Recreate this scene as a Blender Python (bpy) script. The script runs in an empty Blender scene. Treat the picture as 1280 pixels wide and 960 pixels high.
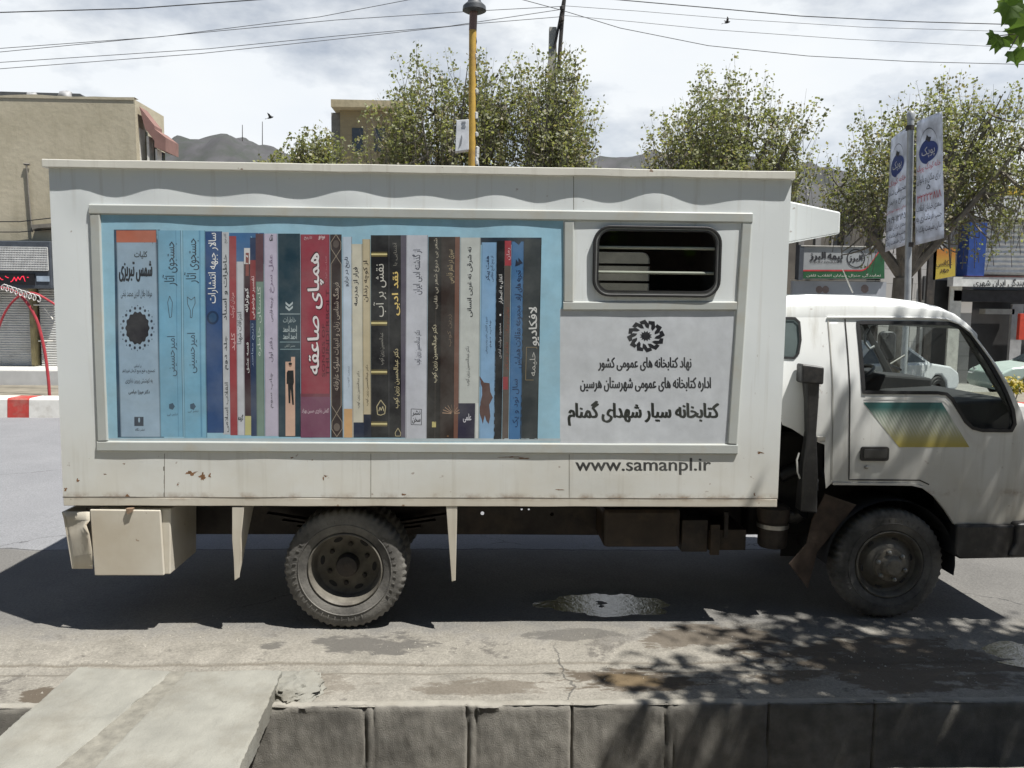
import bpy, math, random
import numpy as np
from math import radians, sin, cos, pi, sqrt, atan2, exp
from mathutils import Vector, Matrix, noise, geometry

random.seed(7)
SC = bpy.context.scene
COL = SC.collection

# ------------------------------------------------------------------ camera
F_PX = 1020.0
PITCH, YAW, ROLL = radians(5.65), radians(2.04), radians(0.617)
CAM = Vector((0, -5.4, 2.247))
_f = Vector((sin(YAW) * cos(PITCH), cos(YAW) * cos(PITCH), -sin(PITCH)))
_r1 = Vector((cos(YAW), -sin(YAW), 0))
_u1 = _r1.cross(_f)
_r = cos(ROLL) * _r1 + sin(ROLL) * _u1
_u = -sin(ROLL) * _r1 + cos(ROLL) * _u1
cam_data = bpy.data.cameras.new('camera')
cam = bpy.data.objects.new('camera', cam_data)
COL.objects.link(cam)
M = Matrix((( _r.x, _u.x, -_f.x, CAM.x), (_r.y, _u.y, -_f.y, CAM.y), (_r.z, _u.z, -_f.z, CAM.z), (0, 0, 0, 1)))
cam.matrix_world = M
cam_data.sensor_fit = 'HORIZONTAL'
cam_data.angle = 2 * math.atan(640 / F_PX)
cam_data.clip_end = 6000
cam_data.clip_start = 0.05
SC.camera = cam

# ------------------------------------------------------------------ sky and sun
SUN = Vector((0.38, -0.23, 1.0)).normalized()          # towards the sun
el = math.asin(SUN.z)
az = atan2(SUN.x, SUN.y)
world = bpy.data.worlds.new('World')
SC.world = world
world.use_nodes = True
nt = world.node_tree
nt.nodes.clear()
N = nt.nodes.new
L = nt.links.new
out = N('ShaderNodeOutputWorld'); bg = N('ShaderNodeBackground')
sky = N('ShaderNodeTexSky'); sky.sky_type = 'NISHITA'; sky.sun_disc = False
sky.sun_elevation = el; sky.sun_rotation = az
sky.air_density = 1.0; sky.dust_density = 1.0; sky.altitude = 1200
tc = N('ShaderNodeTexCoord')
mp = N('ShaderNodeMapping'); mp.inputs['Scale'].default_value = (1.0, 1.0, 2.2); mp.inputs['Location'].default_value = (0.35, 0.2, 0.1)
nz = N('ShaderNodeTexNoise'); nz.inputs['Scale'].default_value = 2.6; nz.inputs['Detail'].default_value = 9; nz.inputs['Roughness'].default_value = 0.58
cr = N('ShaderNodeValToRGB'); cr.color_ramp.elements[0].position = 0.28; cr.color_ramp.elements[1].position = 0.52
nz2 = N('ShaderNodeTexNoise'); nz2.inputs['Scale'].default_value = 5.5; nz2.inputs['Detail'].default_value = 8
cr2 = N('ShaderNodeValToRGB')
cr2.color_ramp.elements[0].position = 0.3; cr2.color_ramp.elements[0].color = (11.0, 11.6, 12.3, 1)
cr2.color_ramp.elements[1].position = 0.66; cr2.color_ramp.elements[1].color = (11.8, 12.2, 12.5, 1)
mx = N('ShaderNodeMix'); mx.data_type = 'RGBA'
L(tc.outputs['Generated'], mp.inputs['Vector']); L(mp.outputs['Vector'], nz.inputs['Vector']); L(mp.outputs['Vector'], nz2.inputs['Vector'])
sxyz = N('ShaderNodeSeparateXYZ'); L(tc.outputs['Generated'], sxyz.inputs['Vector'])
cov = N('ShaderNodeMapRange'); cov.inputs['From Min'].default_value = 0.42; cov.inputs['From Max'].default_value = 0.62; cov.inputs['To Min'].default_value = 1.0; cov.inputs['To Max'].default_value = 0.0
north = N('ShaderNodeMapRange'); north.inputs['From Min'].default_value = -0.35; north.inputs['From Max'].default_value = 0.3; north.inputs['To Min'].default_value = 0.15; L(sxyz.outputs['Y'], north.inputs['Value'])   # the cloud bank stands in the north
covn = N('ShaderNodeMath'); covn.operation = 'MULTIPLY'
L(sxyz.outputs['Z'], cov.inputs['Value'])
covm = N('ShaderNodeMath'); covm.operation = 'MULTIPLY'
L(nz.outputs['Fac'], cr.inputs['Fac']); L(nz2.outputs['Fac'], cr2.inputs['Fac'])
L(cov.outputs['Result'], covn.inputs[0]); L(north.outputs['Result'], covn.inputs[1])
L(cr.outputs['Color'], covm.inputs[0]); L(covn.outputs[0], covm.inputs[1])
L(covm.outputs[0], mx.inputs['Factor']); L(sky.outputs['Color'], mx.inputs['A']); L(cr2.outputs['Color'], mx.inputs['B'])
L(mx.outputs['Result'], bg.inputs['Color']); bg.inputs['Strength'].default_value = 0.05
L(bg.outputs['Background'], out.inputs['Surface'])

sl = bpy.data.lights.new('sun', 'SUN'); sl.energy = 4.8; sl.angle = radians(0.53); sl.color = (1.0, 0.97, 0.915)
so = bpy.data.objects.new('sun', sl); COL.objects.link(so)
so.rotation_euler = SUN.to_track_quat('Z', 'Y').to_euler()
so.location = (6, -6, 20)
SC.view_settings.view_transform = 'Standard'
SC.view_settings.look = 'None'
SC.view_settings.exposure = 0.68
SC.view_settings.gamma = 1.0
SC.view_settings.use_curve_mapping = False
SC.cycles.max_bounces = 8
SC.cycles.transparent_max_bounces = 16
SC.cycles.caustics_reflective = False
SC.cycles.caustics_refractive = False

# ------------------------------------------------------------------ photo pixel -> real point at a known depth / height
def ray(px, py):
    return _r * ((px - 640) / F_PX) + _u * ((480 - py) / F_PX) + _f
def W(px, py, Y):
    d = ray(px, py); return CAM + d * ((Y - CAM.y) / d.y)
def G(px, py, z=0.0):
    d = ray(px, py); return CAM + d * ((z - CAM.z) / d.z)

# ------------------------------------------------------------------ materials
MATS = {}
def nodes_of(m):
    m.use_nodes = True
    t = m.node_tree; t.nodes.clear()
    o = t.nodes.new('ShaderNodeOutputMaterial'); b = t.nodes.new('ShaderNodeBsdfPrincipled')
    t.links.new(b.outputs['BSDF'], o.inputs['Surface'])
    return t, b, o
def noise_node(t, scale, detail=5, rough=0.55, vec=None):
    n = t.nodes.new('ShaderNodeTexNoise'); n.inputs['Scale'].default_value = scale
    n.inputs['Detail'].default_value = detail; n.inputs['Roughness'].default_value = rough
    if vec is None:
        c = t.nodes.new('ShaderNodeNewGeometry'); vec = c.outputs['Position']
    t.links.new(vec, n.inputs['Vector'])
    return n
def ramp(t, src, p0, c0, p1, c1):
    r = t.nodes.new('ShaderNodeValToRGB')
    r.color_ramp.elements[0].position = p0; r.color_ramp.elements[0].color = (*c0, 1)
    r.color_ramp.elements[1].position = p1; r.color_ramp.elements[1].color = (*c1, 1)
    t.links.new(src, r.inputs['Fac']); return r
def mixc(t, fac, a, b, mode='MIX'):
    m = t.nodes.new('ShaderNodeMix'); m.data_type = 'RGBA'; m.blend_type = mode
    for s, v in (('Factor', fac), ('A', a), ('B', b)):
        if isinstance(v, (int, float)): m.inputs[s].default_value = v
        elif isinstance(v, tuple): m.inputs[s].default_value = (*v[:3], 1)
        else: t.links.new(v, m.inputs[s])
    return m.outputs['Result']
def bump(t, b, src, strength, dist=0.01):
    n = t.nodes.new('ShaderNodeBump'); n.inputs['Strength'].default_value = strength; n.inputs['Distance'].default_value = dist
    t.links.new(src, n.inputs['Height']); t.links.new(n.outputs['Normal'], b.inputs['Normal'])
def mat(name, col, rough=0.6, var=0.18, scale=6.0, bmp=0.0, bscale=60, metal=0.0, spec=0.5, dirt=None, dirt_amt=0.5, dscale=3.0, dlo=0.5, dhi=0.68):
    if name in MATS: return MATS[name]
    m = bpy.data.materials.new(name); t, b, o = nodes_of(m)
    n = noise_node(t, scale)
    lo = tuple(c * (1 - var) for c in col); hi = tuple(min(c * (1 + var), 1) for c in col)
    c = ramp(t, n.outputs['Fac'], 0.3, lo, 0.7, hi).outputs['Color']
    if dirt:
        dn = noise_node(t, dscale, 8, 0.65)
        f = ramp(t, dn.outputs['Fac'], dlo, (0, 0, 0), dhi, (dirt_amt,) * 3)
        c = mixc(t, f.outputs['Color'], c, dirt)
    t.links.new(c, b.inputs['Base Color'])
    b.inputs['Roughness'].default_value = rough; b.inputs['Metallic'].default_value = metal
    b.inputs['Specular IOR Level'].default_value = spec
    if bmp:
        bn = noise_node(t, bscale, 6, 0.6); bump(t, b, bn.outputs['Fac'], bmp)
    MATS[name] = m; return m

def glass_mat(name, tint=(0.75, 0.8, 0.78), alpha_refl=1.0):
    m = bpy.data.materials.new(name); m.use_nodes = True; t = m.node_tree; t.nodes.clear()
    o = t.nodes.new('ShaderNodeOutputMaterial'); tr = t.nodes.new('ShaderNodeBsdfTransparent'); gl = t.nodes.new('ShaderNodeBsdfGlossy')
    gl.inputs['Roughness'].default_value = 0.02; tr.inputs['Color'].default_value = (*tint, 1)
    fr = t.nodes.new('ShaderNodeFresnel')          # a thin pane reflects alike from both sides
    ge = t.nodes.new('ShaderNodeNewGeometry'); mr = t.nodes.new('ShaderNodeMapRange'); mr.inputs['To Min'].default_value = 1.5; mr.inputs['To Max'].default_value = 1 / 1.5
    t.links.new(ge.outputs['Backfacing'], mr.inputs['Value']); t.links.new(mr.outputs['Result'], fr.inputs['IOR'])
    mx = t.nodes.new('ShaderNodeMixShader')
    t.links.new(fr.outputs['Fac'], mx.inputs['Fac']); t.links.new(tr.outputs['BSDF'], mx.inputs[1]); t.links.new(gl.outputs['BSDF'], mx.inputs[2])
    t.links.new(mx.outputs['Shader'], o.inputs['Surface']); MATS[name] = m; return m

def truck_paint(name, base, dust, rust=0.5):
    m = bpy.data.materials.new(name); t, b, o = nodes_of(m)
    g = t.nodes.new('ShaderNodeNewGeometry'); sep = t.nodes.new('ShaderNodeSeparateXYZ')
    t.links.new(g.outputs['Position'], sep.inputs['Vector'])
    n = noise_node(t, 2.2, 7, 0.6)
    # road dust settled on the lower part of the panels, with a ragged upper limit
    mr = t.nodes.new('ShaderNodeMapRange'); mr.inputs['From Min'].default_value = 1.75; mr.inputs['From Max'].default_value = 0.7
    t.links.new(sep.outputs['Z'], mr.inputs['Value'])
    mu = t.nodes.new('ShaderNodeMath'); mu.operation = 'MULTIPLY'; t.links.new(mr.outputs['Result'], mu.inputs[0]); t.links.new(n.outputs['Fac'], mu.inputs[1])
    mu2 = t.nodes.new('ShaderNodeMath'); mu2.operation = 'MULTIPLY'; mu2.inputs[1].default_value = 1.5; mu2.use_clamp = True; t.links.new(mu.outputs[0], mu2.inputs[0])
    c = mixc(t, mu2.outputs[0], base, dust)
    # drip streaks
    mpn = t.nodes.new('ShaderNodeMapping'); mpn.inputs['Scale'].default_value = (14, 14, 0.7); t.links.new(g.outputs['Position'], mpn.inputs['Vector'])
    sn = noise_node(t, 1.0, 6, 0.6, mpn.outputs['Vector'])
    sf = ramp(t, sn.outputs['Fac'], 0.55, (0, 0, 0), 0.8, (0.5,) * 3)
    c = mixc(t, sf.outputs['Color'], c, tuple(d * 0.75 for d in dust))
    # rust bleeding out of the skirt seam
    za = t.nodes.new('ShaderNodeMath'); za.operation = 'SUBTRACT'; za.inputs[1].default_value = 0.945; t.links.new(sep.outputs['Z'], za.inputs[0])
    zb = t.nodes.new('ShaderNodeMath'); zb.operation = 'ABSOLUTE'; t.links.new(za.outputs[0], zb.inputs[0])
    zm = t.nodes.new('ShaderNodeMapRange'); zm.inputs['From Min'].default_value = 0.035; zm.inputs['From Max'].default_value = 0.0; t.links.new(zb.outputs[0], zm.inputs['Value'])
    sn2 = noise_node(t, 6, 6, 0.7); sr = ramp(t, sn2.outputs['Fac'], 0.46, (0, 0, 0), 0.68, (0.85,) * 3)
    zz = t.nodes.new('ShaderNodeMath'); zz.operation = 'MULTIPLY'; t.links.new(zm.outputs['Result'], zz.inputs[0]); t.links.new(sr.outputs['Color'], zz.inputs[1])
    c = mixc(t, zz.outputs[0], c, (0.24, 0.15, 0.085))
    # small rust specks
    rn = noise_node(t, 16, 3, 0.5); rf = ramp(t, rn.outputs['Fac'], 0.70, (0, 0, 0), 0.74, (rust,) * 3)
    c = mixc(t, rf.outputs['Color'], c, (0.16, 0.075, 0.03))
    t.links.new(c, b.inputs['Base Color'])
    b.inputs['Roughness'].default_value = 0.42; b.inputs['Specular IOR Level'].default_value = 0.45
    bn = noise_node(t, 5, 3); bump(t, b, bn.outputs['Fac'], 0.06, 0.02)
    MATS[name] = m; return m

def color_attr_mat(name, rough=0.45):
    m = bpy.data.materials.new(name); t, b, o = nodes_of(m)
    a = t.nodes.new('ShaderNodeVertexColor'); a.layer_name = 'print'
    n = noise_node(t, 9, 6, 0.6); f = ramp(t, n.outputs['Fac'], 0.3, (0.86, 0.86, 0.86), 0.7, (1.06, 1.06, 1.06))
    c = mixc(t, 1.0, a.outputs['Color'], f.outputs['Color'], 'MULTIPLY')
    n2 = noise_node(t, 3, 6, 0.6); f2 = ramp(t, n2.outputs['Fac'], 0.4, (0.0, 0.0, 0.0), 0.8, (0.22, 0.22, 0.22))
    c = mixc(t, f2.outputs['Color'], c, (0.42, 0.44, 0.42))           # sun-bleached, dusty print
    t.links.new(c, b.inputs['Base Color']); b.inputs['Roughness'].default_value = rough
    MATS[name] = m; return m

def leaf_mat(name, col):
    m = bpy.data.materials.new(name); t, b, o = nodes_of(m)
    n = noise_node(t, 3.0, 4)
    c = ramp(t, n.outputs['Fac'], 0.3, tuple(x * 0.7 for x in col), 0.7, tuple(x * 1.3 for x in col)).outputs['Color']
    t.links.new(c, b.inputs['Base Color']); b.inputs['Roughness'].default_value = 0.5
    tr = t.nodes.new('ShaderNodeBsdfTranslucent'); c2 = mixc(t, 1.0, c, (1.5, 1.6, 0.7), 'MULTIPLY'); t.links.new(c2, tr.inputs['Color'])
    mx = t.nodes.new('ShaderNodeMixShader'); mx.inputs['Fac'].default_value = 0.4
    t.links.new(b.outputs['BSDF'], mx.inputs[1]); t.links.new(tr.outputs['BSDF'], mx.inputs[2]); t.links.new(mx.outputs['Shader'], o.inputs['Surface'])
    MATS[name] = m; return m

def srgb(r, g, b):
    f = lambda c: ((c / 255 + 0.055) / 1.055) ** 2.4 if c > 10 else c / 255 / 12.92
    return (f(r), f(g), f(b))

# ------------------------------------------------------------------ mesh builder
ORG = {}
class MB:
    def __init__(s): s.v = []; s.f = []; s.m = []; s.c = []
    def add(s, verts, faces, mi=0, col=None):
        k = len(s.v); s.v += [tuple(p) for p in verts]
        for f in faces: s.f.append(tuple(i + k for i in f)); s.m.append(mi); s.c.append(col)
    def poly(s, pts, mi=0, col=None): s.add(pts, [tuple(range(len(pts)))], mi, col)
    def box(s, a, b, mi=0):
        x0, y0, z0 = a; x1, y1, z1 = b
        s.hexa([(x0, y0, z0), (x1, y0, z0), (x1, y1, z0), (x0, y1, z0)], [(x0, y0, z1), (x1, y0, z1), (x1, y1, z1), (x0, y1, z1)], mi)
    def hexa(s, lo, hi, mi=0):
        s.add(list(lo) + list(hi), [(3, 2, 1, 0), (4, 5, 6, 7), (0, 1, 5, 4), (1, 2, 6, 5), (2, 3, 7, 6), (3, 0, 4, 7)], mi)
    def prism(s, pts, vec, mi=0):
        n = len(pts); v = Vector(vec); P = [Vector(p) for p in pts]
        s.add(P + [p + v for p in P], [tuple(range(n))[::-1], tuple(range(n, 2 * n))] + [(i, (i + 1) % n, (i + 1) % n + n, i + n) for i in range(n)], mi)
    def tube(s, pts, rad, n=8, mi=0, caps=True):
        P = [Vector(p) for p in pts]; R = rad if isinstance(rad, (list, tuple)) else [rad] * len(P)
        k = len(s.v); a = None
        for i, p in enumerate(P):
            d = (P[min(i + 1, len(P) - 1)] - P[max(i - 1, 0)])
            if d.length < 1e-9: d = Vector((0, 0, 1))
            d.normalize()
            if a is None:
                a = d.orthogonal().normalized()
            else:
                a = a - d * a.dot(d)
                a = a.normalized() if a.length > 1e-6 else d.orthogonal().normalized()
            b = d.cross(a)
            for j in range(n):
                t = 2 * pi * j / n; s.v.append(tuple(p + (a * cos(t) + b * sin(t)) * R[i]))
        for i in range(len(P) - 1):
            for j in range(n):
                s.f.append((k + i * n + j, k + i * n + (j + 1) % n, k + (i + 1) * n + (j + 1) % n, k + (i + 1) * n + j)); s.m.append(mi); s.c.append(None)
        if caps:
            s.f.append(tuple(range(k + n - 1, k - 1, -1))); s.m.append(mi); s.c.append(None)
            e = k + (len(P) - 1) * n
            s.f.append(tuple(range(e, e + n))); s.m.append(mi); s.c.append(None)
    def lathe(s, prof, o, axis=(0, 1, 0), n=48, mi=0, mod=None, a0=0.0):
        """prof: list of (axial, radius); o: origin"""
        o = Vector(o); ax = Vector(axis).normalized(); a = ax.orthogonal().normalized(); b = ax.cross(a); k = len(s.v)
        for i, (h, r) in enumerate(prof):
            for j in range(n):
                t = 2 * pi * j / n + a0; rr = mod(i, j, r) if mod else r
                s.v.append(tuple(o + ax * h + (a * cos(t) + b * sin(t)) * rr))
        for i in range(len(prof) - 1):
            for j in range(n):
                s.f.append((k + i * n + j, k + (i + 1) * n + j, k + (i + 1) * n + (j + 1) % n, k + i * n + (j + 1) % n)); s.m.append(mi); s.c.append(None)
    def build(s, name, mats, parent=None, smooth=None, bevel=None, loc=None, seg=2):
        me = bpy.data.meshes.new(name)
        org = ORG[parent.name] if parent is not None else Vector(loc if loc is not None else (0, 0, 0))
        me.from_pydata([(x - org.x, y - org.y, z - org.z) for x, y, z in s.v], [], s.f)
        if not isinstance(mats, (list, tuple)): mats = [mats]
        for m in mats: me.materials.append(m)
        me.polygons.foreach_set('material_index', s.m)
        if any(c is not None for c in s.c):
            at = me.color_attributes.new('print', 'FLOAT_COLOR', 'CORNER')
            for p, c in zip(me.polygons, s.c):
                for li in p.loop_indices: at.data[li].color = (*(c or (0.5, 0.5, 0.5)), 1)
        me.update()
        if smooth is not None:
            me.polygons.foreach_set('use_smooth', [True] * len(me.polygons))
            try: me.set_sharp_from_angle(angle=radians(smooth))
            except Exception: pass
        ob = bpy.data.objects.new(name, me); COL.objects.link(ob)
        if parent is not None: ob.parent = parent
        else: ob.location = org
        ORG[ob.name] = org
        if bevel:
            md = ob.modifiers.new('bevel', 'BEVEL'); md.width = bevel; md.segments = seg; md.limit_method = 'ANGLE'; md.angle_limit = radians(35)
            md.harden_normals = False
        return ob

def thing(name, label, cat, loc=(0, 0, 0), group=None):
    o = bpy.data.objects.new(name, None); COL.objects.link(o); o.location = loc; o.empty_display_size = 0.2
    ORG[o.name] = Vector(loc); tag(o, label, cat, group); return o
def tag(o, label, cat, group=None):
    o['label'] = label; o['category'] = cat
    if group: o['group'] = group
    return o
def struct(o): o['kind'] = 'structure'; return o
def stuff(o): o['kind'] = 'stuff'; return o

def inside(p, poly):
    c = False; n = len(poly); x, y = p
    for i in range(n):
        x0, y0 = poly[i]; x1, y1 = poly[(i + 1) % n]
        if (y0 > y) != (y1 > y) and x < (x1 - x0) * (y - y0) / (y1 - y0) + x0: c = not c
    return c
def cdt(outer, holes=(), step=None):
    """triangulate a 2D region with holes (and optional inner grid points)"""
    V = []; E = []
    def ring(r):
        k = len(V); n = len(r)
        for p in r: V.append(Vector(p[:2]))
        for i in range(n): E.append((k + i, k + (i + 1) % n))
    def dense(r):
        if not step: return r
        o = []
        for i in range(len(r)):
            a = Vector(r[i][:2]); b = Vector(r[(i + 1) % len(r)][:2]); n = max(1, int((b - a).length / step))
            o += [a.lerp(b, j / n) for j in range(n)]
        return o
    outer = dense(outer); holes = [dense(h) for h in holes]
    ring(outer)
    for h in holes: ring(h)
    if step:
        xs = [p[0] for p in outer]; ys = [p[1] for p in outer]
        x = min(xs) + step * .5
        while x < max(xs):
            y = min(ys) + step * .5
            while y < max(ys):
                p = (x, y)
                if inside(p, outer) and not any(inside(p, h) for h in holes): V.append(Vector(p))
                y += step
            x += step
    v, e, f, *_ = geometry.delaunay_2d_cdt(V, E, [], 0, 1e-5)
    keep = []
    for t in f:
        c = sum((v[i] for i in t), Vector((0, 0))) / len(t)
        if inside(c, outer) and not any(inside(c, h) for h in holes): keep.append(tuple(t))
    return [tuple(p) for p in v], keep
def rrect(x0, y0, x1, y1, r, n=6):
    o = []
    for cx, cy, a in ((x1 - r, y1 - r, 0), (x0 + r, y1 - r, 90), (x0 + r, y0 + r, 180), (x1 - r, y0 + r, 270)):
        for i in range(n + 1):
            t = radians(a + 90 * i / n); o.append((cx + r * cos(t), cy + r * sin(t)))
    return o

# ------------------------------------------------------------------ lettering (joined Persian letter forms, laid right to left)
_F = {}
def _reg(ch, base, n, seq=None):
    _F[ch] = [base + i for i in range(n)] if seq is None else seq
for ch, b, n in (('ا', 0xFE8D, 2), ('آ', 0xFE81, 2), ('ب', 0xFE8F, 4), ('پ', 0xFB56, 4), ('ت', 0xFE95, 4), ('ث', 0xFE99, 4), ('ج', 0xFE9D, 4), ('چ', 0xFB7A, 4),
                 ('ح', 0xFEA1, 4), ('خ', 0xFEA5, 4), ('د', 0xFEA9, 2), ('ذ', 0xFEAB, 2), ('ر', 0xFEAD, 2), ('ز', 0xFEAF, 2), ('ژ', 0xFB8A, 2), ('س', 0xFEB1, 4),
                 ('ش', 0xFEB5, 4), ('ص', 0xFEB9, 4), ('ض', 0xFEBD, 4), ('ط', 0xFEC1, 4), ('ظ', 0xFEC5, 4), ('ع', 0xFEC9, 4), ('غ', 0xFECD, 4), ('ف', 0xFED1, 4),
                 ('ق', 0xFED5, 4), ('ک', 0xFB8E, 4), ('گ', 0xFB92, 4), ('ل', 0xFEDD, 4), ('م', 0xFEE1, 4), ('ن', 0xFEE5, 4), ('و', 0xFEED, 2), ('ه', 0xFEE9, 4), ('ی', 0xFBFC, 4)):
    _reg(ch, b, n)
def shape(s):
    if not any(c in _F for c in s): return s
    out = []
    i = 0
    while i < len(s):
        c = s[i]
        if c not in _F: out.append(c); i += 1; continue
        prev = i > 0 and s[i - 1] in _F and len(_F[s[i - 1]]) == 4
        if c == 'ل' and i + 1 < len(s) and s[i + 1] == 'ا':
            out.append(chr(0xFEFC if prev else 0xFEFB)); i += 2; continue
        nxt = i + 1 < len(s) and s[i + 1] in _F
        fm = _F[c]
        if len(fm) == 2: out.append(chr(fm[1] if prev else fm[0]))
        else: out.append(chr(fm[(1 if prev else 0) if not nxt else (3 if prev else 2)]))
        i += 1
    out.reverse()
    r = []; dig = []
    for c in out:                                   # digits keep their own order
        if c.isdigit(): dig.append(c)
        else: r += dig[::-1]; dig = []; r.append(c)
    return ''.join(r + dig[::-1])
_tc = {}
def text_mesh(s, bold=0.0):
    k = (s, bold)
    if k in _tc: return _tc[k]
    cu = bpy.data.curves.new('lettering', 'FONT'); cu.body = shape(s); cu.resolution_u = 3; cu.fill_mode = 'NONE'
    o = bpy.data.objects.new('lettering', cu); COL.objects.link(o)
    me = o.to_mesh()
    vv = np.array([p.co[:2] for p in me.vertices]); ee = np.array([p.vertices[:] for p in me.edges])
    o.to_mesh_clear(); bpy.data.objects.remove(o); bpy.data.curves.remove(cu)
    # orient every outline along its own point order, then keep what has a non-zero winding number
    ee = np.array([(i, j) if j == i + 1 else ((j, i) if i == j + 1 else (max(i, j), min(i, j))) for i, j in ee])
    cv, ce, cf, *_ = geometry.delaunay_2d_cdt([Vector(p) for p in vv], [tuple(int(k) for k in e) for e in ee], [], 0, 1e-6)
    cv = np.array([p[:] for p in cv]); cf = [tuple(t) for t in cf]
    ct = np.array([cv[list(t)].mean(0) for t in cf])
    A = vv[ee[:, 0]]; B = vv[ee[:, 1]]
    px_, py_ = ct[:, :1], ct[:, 1:]
    up_ = (A[:, 1] <= py_) & (B[:, 1] > py_); dn_ = (A[:, 1] > py_) & (B[:, 1] <= py_)
    with np.errstate(divide='ignore', invalid='ignore'):
        xi = A[:, 0] + (py_ - A[:, 1]) * (B[:, 0] - A[:, 0]) / (B[:, 1] - A[:, 1])
    hit = xi > px_
    wn = (up_ & hit).sum(1) - (dn_ & hit).sum(1)
    f = [t for t, w in zip(cf, wn) if w != 0]; v = [tuple(p) for p in cv]
    used = sorted({i for t in f for i in t}); rm_ = {i: k for k, i in enumerate(used)}; v = [v[i] for i in used]; f = [tuple(rm_[i] for i in t) for t in f]
    x0 = min(p[0] for p in v); x1 = max(p[0] for p in v); y0 = min(p[1] for p in v); y1 = max(p[1] for p in v)
    v = [((p[0] - x0) / (x1 - x0), (p[1] - y0) / max(y1 - y0, 1e-6)) for p in v]
    _tc[k] = (v, f); return _tc[k]
def put_text(mb, s, box, fn, mi=0, col=None, rot=0, bold=0.0):
    """fit the lettering's ink into box = (x0, y0, x1, y1) (y down); rot=1 reads upwards (start of a right-to-left line at the top)"""
    v, f = text_mesh(s); x0, y0, x1, y1 = box
    hgt = (x1 - x0) if rot else (y1 - y0)
    e = bold * hgt * 1.0                      # heavier strokes: the outline repeated a hair apart
    for k in ((0,) if e < 0.12 else (-1, -.33, .33, 1)):
        P = []
        for u, w in v:
            if rot: P.append(fn(x0 + (1 - w) * (x1 - x0) + e * k * .5, y1 + u * (y0 - y1) + e * k))
            else: P.append(fn(x0 + u * (x1 - x0) + e * k, y1 + w * (y0 - y1) + e * k * .3))
        if k: P = [p + Vector((0, -0.00004 * (k + 1), 0)) for p in P]
        mb.add(P, f, mi, col)
def quadmap(tl, tr, br, bl, w=1.0, h=1.0, lift=Vector((0, 0, 0))):
    tl, tr, br, bl = map(Vector, (tl, tr, br, bl))
    return lambda x, y: (tl.lerp(tr, x / w)).lerp(bl.lerp(br, x / w), y / h) + lift
def scribble(mb, box, fn, col, rot=1, seed=0, th=0.7, mi=0):
    """a thin hand-written stroke line too small to read"""
    rnd = random.Random(seed); x0, y0, x1, y1 = box; pts = []
    n = max(6, int(((y1 - y0) if rot else (x1 - x0)) / 2.2))
    for i in range(n + 1):
        t = i / n; a = rnd.uniform(0.1, 0.9)
        pts.append((x0 + a * (x1 - x0), y0 + t * (y1 - y0)) if rot else (x0 + t * (x1 - x0), y0 + a * (y1 - y0)))
    for i in range(n):
        if rnd.random() < 0.12: continue
        (ax, ay), (bx, by) = pts[i], pts[i + 1]
        dx, dy = bx - ax, by - ay; l = sqrt(dx * dx + dy * dy) or 1; nx, ny = -dy / l * th / 2, dx / l * th / 2
        mb.poly([fn(ax + nx, ay + ny), fn(bx + nx * .5, by + ny * .5), fn(bx - nx * .5, by - ny * .5), fn(ax - nx, ay - ny)], mi, col)

# ================================================================== THE GROUND
def sstep(a, b, x):
    t = min(max((x - a) / (b - a), 0), 1); return t * t * (3 - 2 * t)
PUD = []
for (xa, xb, ya, yb) in ((646, 852, 737, 770), (1225, 1330, 795, 828)):
    a = G((xa + xb) / 2, (ya + yb) / 2); l = G(xa, (ya + yb) / 2); t = G((xa + xb) / 2, ya)
    PUD.append((a.x, a.y, a.x - l.x, t.y - a.y))
def zr(x, y):
    near = 1 - sstep(3.0, 6.0, abs(y)) 
    z = 0.0
    if near > 0:
        z += near * (noise.noise(Vector((x * 0.9, y * 0.9, 3.1))) * 0.008 + noise.noise(Vector((x * 4, y * 4, 1.7))) * 0.004)
        if y < 0.2:
            w = 0.02 * noise.noise(Vector((x * 0.8, 0, 9)))
            z += -0.014 * (1 - sstep(-0.46 + w, -0.43 + w, y)) + 0.016 * (1 - sstep(-0.62 + w, -0.56 + w, y))
            z += noise.noise(Vector((x * 9, y * 9, 5))) * 0.004
        for cx, cy, rx, ry in PUD:
            r = sqrt(((x - cx) / rx) ** 2 + ((y - cy) / ry) ** 2)
            z -= 0.024 * (1 - sstep(0.35, 1.2, r))
            if r < 1.4: z += (1.4 - r) * 0.017 * noise.noise(Vector((x * 5, y * 8, 2.2))) + (1.4 - r) * 0.008 * noise.noise(Vector((x * 22, y * 26, 2.2)))
    return z - 0.004
def lin(a, b, s):
    n = max(1, round((b - a) / s)); return [a + (b - a) * i / n for i in range(n)]
xs = [-1500, -400, -120, -40, -15] + lin(-8, -5, 0.3) + lin(-5, 5, 0.05) + lin(5, 8, 0.3) + [8, 15, 40, 120, 400, 1500]
ys = lin(-1.02, 1.6, 0.035) + lin(1.6, 3.2, 0.08) + lin(3.2, 6.4, 0.4) + [6.4, 8, 10, 12, 15, 30, 60, 150, 500, 2500]
rm = bpy.data.materials.new('road_surface'); t, b, o = nodes_of(rm)
g = t.nodes.new('ShaderNodeNewGeometry'); sp = t.nodes.new('ShaderNodeSeparateXYZ'); t.links.new(g.outputs['Position'], sp.inputs['Vector'])
def mathn(op, a, b_=None, clamp=False):
    n = t.nodes.new('ShaderNodeMath'); n.operation = op; n.use_clamp = clamp
    for i, v in enumerate((a, b_)):
        if v is None: continue
        if isinstance(v, (int, float)): n.inputs[i].default_value = v
        else: t.links.new(v, n.inputs[i])
    return n.outputs[0]
n1 = noise_node(t, 1.1, 8, 0.62); n2 = noise_node(t, 60, 4, 0.6); n3 = noise_node(t, 3.3, 8, 0.7); n5 = noise_node(t, 260, 2, 0.5)
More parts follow.
